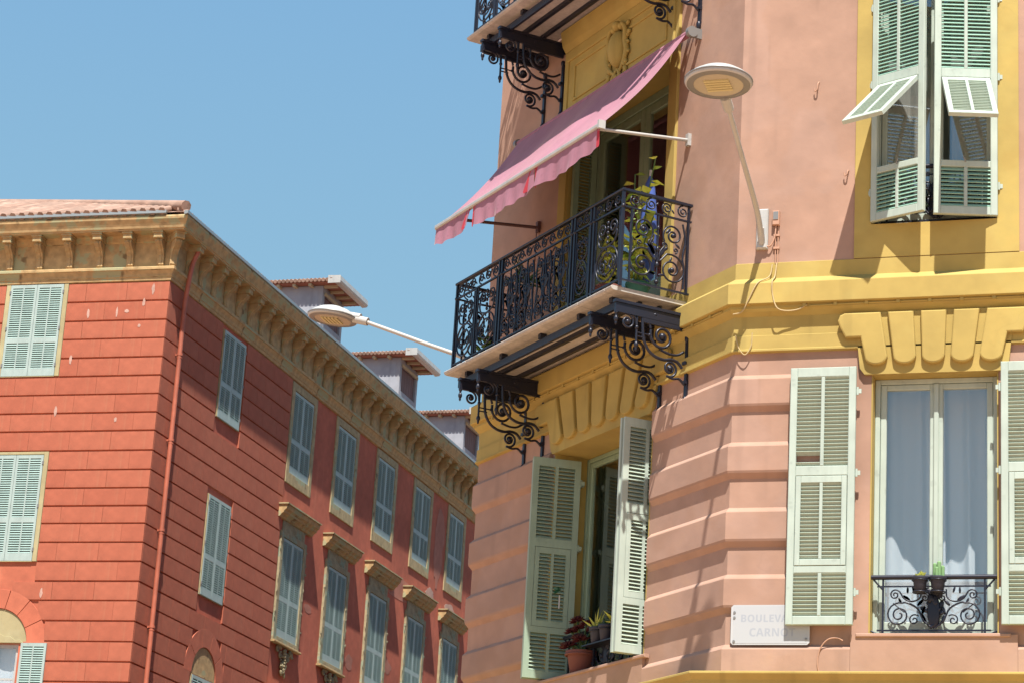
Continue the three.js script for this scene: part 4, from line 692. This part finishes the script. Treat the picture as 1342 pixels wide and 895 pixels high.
// windows of the red building: two louvred leaves each
{
  const lc = {};
  function leafPair(w, h) {
    const k = w.toFixed(2) + h.toFixed(2); if (lc[k]) return lc[k];
    const W = w / 2 - .004, st = .05, T = .035, c = W / 2, mb = .03, m0 = h * .36, f = [], s = [], B = (a, b, y0, y1) => box(a, b, y0, y1, 0, T);
    f.push(B(0, st, 0, h), B(W - st, W, 0, h), B(st, W - st, 0, .16), B(st, W - st, h - .07, h), B(st, W - st, m0, m0 + .11), B(c - mb / 2, c + mb / 2, .16, m0), B(c - mb / 2, c + mb / 2, m0 + .11, h - .07));
    for (const [a, b] of [[st, c - mb / 2], [c + mb / 2, W - st]]) for (const [y0, y1] of [[.16, m0], [m0 + .11, h - .07]]) { const n = Math.round((y1 - y0) / .048); for (let i = 0; i < n; i++) s.push(new THREE.BoxGeometry(b - a, .008, .062).rotateX(1.02).translate((a + b) / 2, y0 + (i + .5) * (y1 - y0) / n, T / 2)); }
    const hi = [.2, h * .5, h - .2].map(y => box(-.02, .015, y, y + .07, T * .6, T + .012));
    return lc[k] = { f: share(f), s: share(s), h: share(hi) };
  }
  function win(ry, [u0, u1, v0, v1], z, fr) {
    const g = part('window', red, ry), P = leafPair(u1 - u0 - .02, v1 - v0 - .02);
    for (const s of [1, -1]) for (const [nm, ge, m] of [['shutter_leaf', P.f, 'redShutter'], ['louvre_slats', P.s, 'redSlat'], ['hinge', P.h, 'greyMetal']]) { const o = mesh(nm, ge, m, g); o.position.set(s > 0 ? u0 + .01 : u1 - .01, v0 + .01, z); o.scale.x = s; if (nm === 'louvre_slats') o.userData.kind = 'stuff'; }
    const t = fr.t, b = fr.b ?? t, tp = fr.top ?? t;
    if (t) mesh('frame', [bevelBox(u0 - t, u0 + .004, v0 - b, v1 + tp, -.05, fr.w, .006), bevelBox(u1 - .004, u1 + t, v0 - b, v1 + tp, -.05, fr.w, .006), bevelBox(u0 + .004, u1 - .004, v0 - b, v0 - .002, -.05, fr.w - .001, .006), ...(tp > .02 ? [bevelBox(u0 + .004, u1 - .004, v1 + .002, v1 + tp, -.05, fr.w - .001, .006)] : [])], fr.m, g);
    return g;
  }
  win(RLr, rlWin[0], .012, { t: .095, b: 0.0, top: .0, w: .045, m: 'lunette' }); win(RLr, rlWin[1], .012, { t: .095, b: 0, top: .06, w: .045, m: 'lunette' });
  { // open window under the lunette, with its shutter folded back on the wall
    const g = part('window', red, RLr), [u0, u1, v0, v1] = rlWin[2], m = (u0 + u1) / 2;
    mesh('frame', [box(u0, u0 + .07, v0, v1, -.12, -.06), box(u1 - .07, u1, v0, v1, -.12, -.06), box(u0 + .07, u1 - .07, v1 - .07, v1, -.12, -.06), box(m - .06, m + .06, v0, v1 - .07, -.12, -.06), box(u0 + .07, m - .06, v1 - .72, v1 - .68, -.11, -.07), box(m + .06, u1 - .07, v1 - .72, v1 - .68, -.11, -.07)], 'whiteMetal', g);
    mesh('pane', box(u0 + .07, u1 - .07, v0, v1 - .07, -.094, -.088), 'glass', g); mesh('curtain', curtain(u0, u1, v0, v1, -.22, 1, .01), 'curtain', g);
    const P = leafPair(1.12, 1.68); for (const [s, x] of [[1, u1 + .08], [-1, u0 - .08]]) for (const [nm, ge, mm] of [['shutter_leaf', P.f, 'redShutter'], ['louvre_slats', P.s, 'redSlat']]) { const o = mesh(nm, ge, mm, g); o.position.set(x, v0, .04); o.scale.x = s; if (nm === 'louvre_slats') o.userData.kind = 'stuff'; }
  }
  win(RRr, rrWin[0], .012, { t: .03, b: .0, top: 0, w: .04, m: 'ochrePale' }); win(RRr, rrWin[1], .012, { t: .03, b: .0, top: 0, w: .04, m: 'ochrePale' }); win(RRr, rrWin[2], .012, { t: .03, b: 0, top: 0, w: .04, m: 'ochrePale' });
  for (const w of rrUp) win(RRr, w, -.03, { t: .16, b: .26, top: .18, w: .03, m: 'ochrePale' });
  const carve = []; { // pendant of carved foliage below the sills
    for (let k = 0; k < 46; k++) { const t = Math.pow(rnd(), .8), hw = .52 * (1 - t) * (1 - .3 * t) + .05; carve.push(leafBlob(rr(-hw, hw), -.06 - t * .62, rr(0, 6.28), rr(.08, .17), .5).scale(1, 1, 4).translate(0, 0, .03 + .02 * rnd())); }
    for (let k = 0; k < 8; k++) carve.push(ball(rr(-.03, .03), -.12 - k * .07, .05, .05 - .003 * k)); for (const s of [-1, 1]) { carve.push(tube(spiral2(s * .42, -.12, .10, 1.5, 1.5, s).map(([a, b]) => [a, b, .035]), .022, 6), tube(spiral2(s * .22, -.25, .09, 1.5, 1, -s).map(([a, b]) => [a, b, .035]), .02, 6)); }
  }
  const carveG = share(carve), frag = []; for (let k = 0; k < 20; k++) frag.push(leafBlob(rr(-.62, .62), rr(-.08, .12), rr(0, 6.28), rr(.1, .2), .5).scale(1, 1, 3).translate(0, 0, .02)); const friezeG = share([box(-.66, .66, -.12, .16, 0, .03), ...frag]);
  const prof = [[.0, 14.56], [.07, 14.57], [.10, 14.62], [.16, 14.66], [.17, 14.70], [.22, 14.74], [.24, 14.80], [.245, 14.84], [.0, 14.88]];
  const pedG = share([sideProfile(prof, -1.03, 1.03)]), pedT = share([box(-1.06, 1.06, 14.842, 14.872, 0, .275)]);
  for (const w of rrLow) {
    const g = win(RRr, w, .0, { t: .15, b: .12, top: .13, w: .06, m: 'carved' }), c = (w[0] + w[1]) / 2;
    for (const [nm, ge, m, y] of [['pediment_cornice', pedG, 'ochre', 0], ['lead_capping', pedT, 'ochrePale', 0], ['carved_frieze', friezeG, 'carved', 14.42], ['carved_pendant', carveG, 'carved', w[2] - .13]]) { const o = mesh(nm, ge, m, g); o.position.set(c, y, .002); }
    mesh('sill', bevelBox(w[0] - .2, w[1] + .2, w[2] - .17, w[2] - .125, .0, .12, .01), 'ochre', g);
    mesh('carved_sprays', [w[0] - .13, w[1] + .13].map(x => [...Array(9)].map((_, k) => leafBlob(x + rr(-.03, .03), w[3] - .1 - k * .23, rr(0, 6.28), rr(.08, .13), .5).scale(1, 1, 1.2).translate(0, 0, .06))), 'carved', g).userData.kind = 'stuff';
    mesh('window_hood', [box(w[0] - .35, w[1] + .35, 10.62, 10.72, 0, .28), box(w[0] - .22, w[1] + .22, 10.3, 10.62, 0, .06)], 'ochre', g);
  }
  // patches where the paint has come away
  const pt = part('paint_patches', red, RRr), blob = (u, v, a, b, s) => { const p = []; for (let i = 0; i < 26; i++) { const t = i / 26 * 6.283, q = 1 + .35 * (fbm(Math.cos(t) * 2 + 3 + s, Math.sin(t) * 2 + 3, 64, 200 + s, 3) - .5) * 2; p.push([u + a * q * Math.cos(t), v + b * q * Math.sin(t)]); } return p; };
  mat('redWorn', [.48, .19, .135], { p: { map: texRed, ...bump(.003), roughness: .95 } });
  mesh('paint_patch', slabXY(blob(17.96, 16.45, .40, 1.0, 1), [], .001, .006), 'redWorn', pt); mesh('paint_patch', slabXY(blob(17.5, 15.12, .30, .14, 2), [], .001, .006), 'patch', pt); mesh('paint_patch', slabXY(blob(19.2, 15.05, .35, .13, 3), [], .001, .006), 'patch', pt); mesh('paint_patch', slabXY(blob(15.0, 14.75, 1.5, .3, 4), [], .001, .004), 'redWorn', pt);
  for (const [u, v, a, b] of [[9.0, 12.9, .22, .12], [14.6, 12.6, .3, .16], [11.9, 12.2, .25, .2]]) mesh('paint_patch', slabXY(blob(u, v, a, b, u | 0), [], .001, .004), 'redWorn', pt);
  const pl = part('paint_patches', red, RLr); for (const [u, v, a, b] of [[-.32, 17.69, .035, .12], [-.50, 17.40, .03, .09], [-.86, 17.22, .05, .035], [-1.08, 17.2, .02, .1], [-1.72, 17.19, .03, .09], [-.55, 16.9, .03, .04], [-2.0, 16.2, .03, .11], [-2.2, 15.1, .035, .1], [-2.05, 11.3, .03, .09], [-.85, 14.9, .03, .05]]) mesh('paint_patch', slabXY(blob(u, v, a, b, (u * 50) | 0), [], .037, .041), 'patch', pl);
}
// downpipe
{
  const g = part('downpipe', red, RRr); mesh('pipe', tube([...smooth([[.62, 18.78, .32], [.60, 18.5, .22], [.56, 18.2, .19], [.56, 17.9, .16], [.56, 17.6, .13]], 16), [.57, 0, .13]], .05, 12), 'redPipe', g);
  for (const v of [16.45, 14.62, 12.73, 10.75]) mesh('collar', [new THREE.CylinderGeometry(.064, .064, .05, 14).translate(.57, v, .13), new THREE.CylinderGeometry(.06, .06, .02, 14).translate(.57, v - .07, .13), box(.555, .585, v - .02, v + .02, .03, .1)], 'redPipe', g);
}
// hipped tile roof
{
  const e = .50, y0 = 19.19, k = Math.tan(25.6 * Math.PI / 180), n = mitres(pathR);
  const A = [n[1][0] * e, n[1][1] * e], dep = 5.4; // eave corner and depth to the ridge
  const L0 = [pathR[0][0] + n[0][0] * e, pathR[0][1] + n[0][1] * e], dep2 = 8.4, k2 = k * dep / dep2, apex = [A[0] - dep2, A[1] - dep], B1 = [e, -RLen], ridgeEnd = [e - dep2, -RLen];
  mesh('roof', quads([[L0[0], y0, L0[1]], [A[0], y0, A[1]], [apex[0], y0 + k * dep, apex[1]], [L0[0], y0 + k * dep, L0[1] - dep], [B1[0], y0, B1[1]], [ridgeEnd[0], y0 + k * dep, ridgeEnd[1]]], [[0, 1, 2, 3], [1, 4, 5, 2], [3, 2, 5]]), 'tile', red);
  const t = [];
  const bt = (x0, z0, x1, z1, y1) => t.push(tube([[x0, y0 + .02, z0], [x1, y1 + .02, z1]], .085, 6)); // barrel rows, running up the slope
  for (let u = -.1; u > -LLen; u -= .21) { const p = rlP(u, e + .03), d = Math.min(dep, Math.max(.2, (-u + e) * dep / dep2)); bt(p[0], p[1], p[0] - d * sinL * 0, p[1] - d, y0 + k * d); }
  for (let z = .3; z > -RLen; z -= .21) { const d = Math.min(dep2, Math.max(.2, (e - z) * dep2 / dep)); bt(e - .1, z, e - d, z, y0 + k2 * d); }
  mesh('roof_tiles', t, 'tile', red).userData.kind = 'stuff';
  mesh('hip_tiles', [tube([[A[0] - .12, y0 + .17, A[1] - .12], [apex[0], y0 + k * dep + .10, apex[1]]], .12, 8), tube([[apex[0], y0 + k * dep + .10, apex[1]], [L0[0], y0 + k * dep + .10, L0[1] - dep]], .12, 8)], 'tile', red);
}
// dormers
for (let i = 0; i < 3; i++) {
  const u0 = [9.27, 15.06, 20.62][i], g = part('dormer', red, RRr, -.4, 0, -u0), w = 1.42, D = 2.3, y0 = 19.2, y1 = 20.98;
  mesh('wall', [box(0, .14, y0, y1, -D, -.001), box(w - .14, w, y0, y1, -D, -.001), box(.14, w - .14, y0, y0 + .9, -.16, -.002), box(.14, w - .14, y1 - .2, y1, -.16, -.002), box(.14, w - .14, y0, y1, -D, -D + .1)], 'dormer', g);
  mesh('window_shutter', [...Array(6)].map((_, k) => bevelBox(.15 + k * .187, .15 + k * .187 + .18, y0 + .9, y1 - .2, -.1, -.05, .006)), 'brown', g);
  mesh('lintel_board', box(.1, w - .05, y1 - .22, y1 - .14, .001, .03), 'rafter', g);
  const ov = .24, fo = .42;
  mesh('soffit', box(-ov + .02, w + ov - .02, y1 + .012, y1 + .035, -D, fo - .03), 'soffit', g);
  for (let k = 0; k < 5; k++) mesh('rafter', box(-ov + .04, -.01, y1 - .05, y1 + .01, -.32 - k * .42, -.24 - k * .42), 'rafter', g);
  for (let k = 0; k < 4; k++) mesh('rafter', box(.02 + k * .42, .09 + k * .42, y1 - .05, y1 + .01, .01, fo - .06), 'rafter', g);
  mesh('roof_deck', [quads([[-ov, y1 + .036, fo], [w + ov, y1 + .036, fo], [w + ov, y1 + .036, -D], [-ov, y1 + .036, -D], [w / 2, y1 + .25, fo - .5], [w / 2, y1 + .25, -D]], [[0, 1, 4], [1, 2, 5, 4], [3, 0, 4, 5]])], 'tile', g);
  const tl = []; for (let z = fo - .12; z > -D; z -= .105) { tl.push(tube([[-ov - .03, y1 + .065, z], [w / 2, y1 + .28, z]], .05, 6)); tl.push(tube([[w + ov + .03, y1 + .065, z], [w / 2, y1 + .28, z]], .05, 6)); } mesh('roof_tiles', tl, 'tile', g).userData.kind = 'stuff';
  mesh('gutter', [sideProfile([[fo - .02, y1 - .03], [fo + .10, y1 - .02], [fo + .13, y1 + .03], [fo + .12, y1 + .15], [fo + .105, y1 + .15], [fo + .105, y1 + .03], [fo + .02, y1 - .005], [fo - .005, y1 + .0], [fo - .005, y1 + .15], [fo - .02, y1 + .15]], -ov - .02, w + ov + .02), sideProfile([[fo - .2, y1 - .03], [fo + .125, y1 - .03], [fo + .125, y1 + .16], [fo - .2, y1 + .17]], -ov - .035, -ov - .021)], 'whiteMetal', g);
}
console.log('built');
renderer.render(scene, camera);
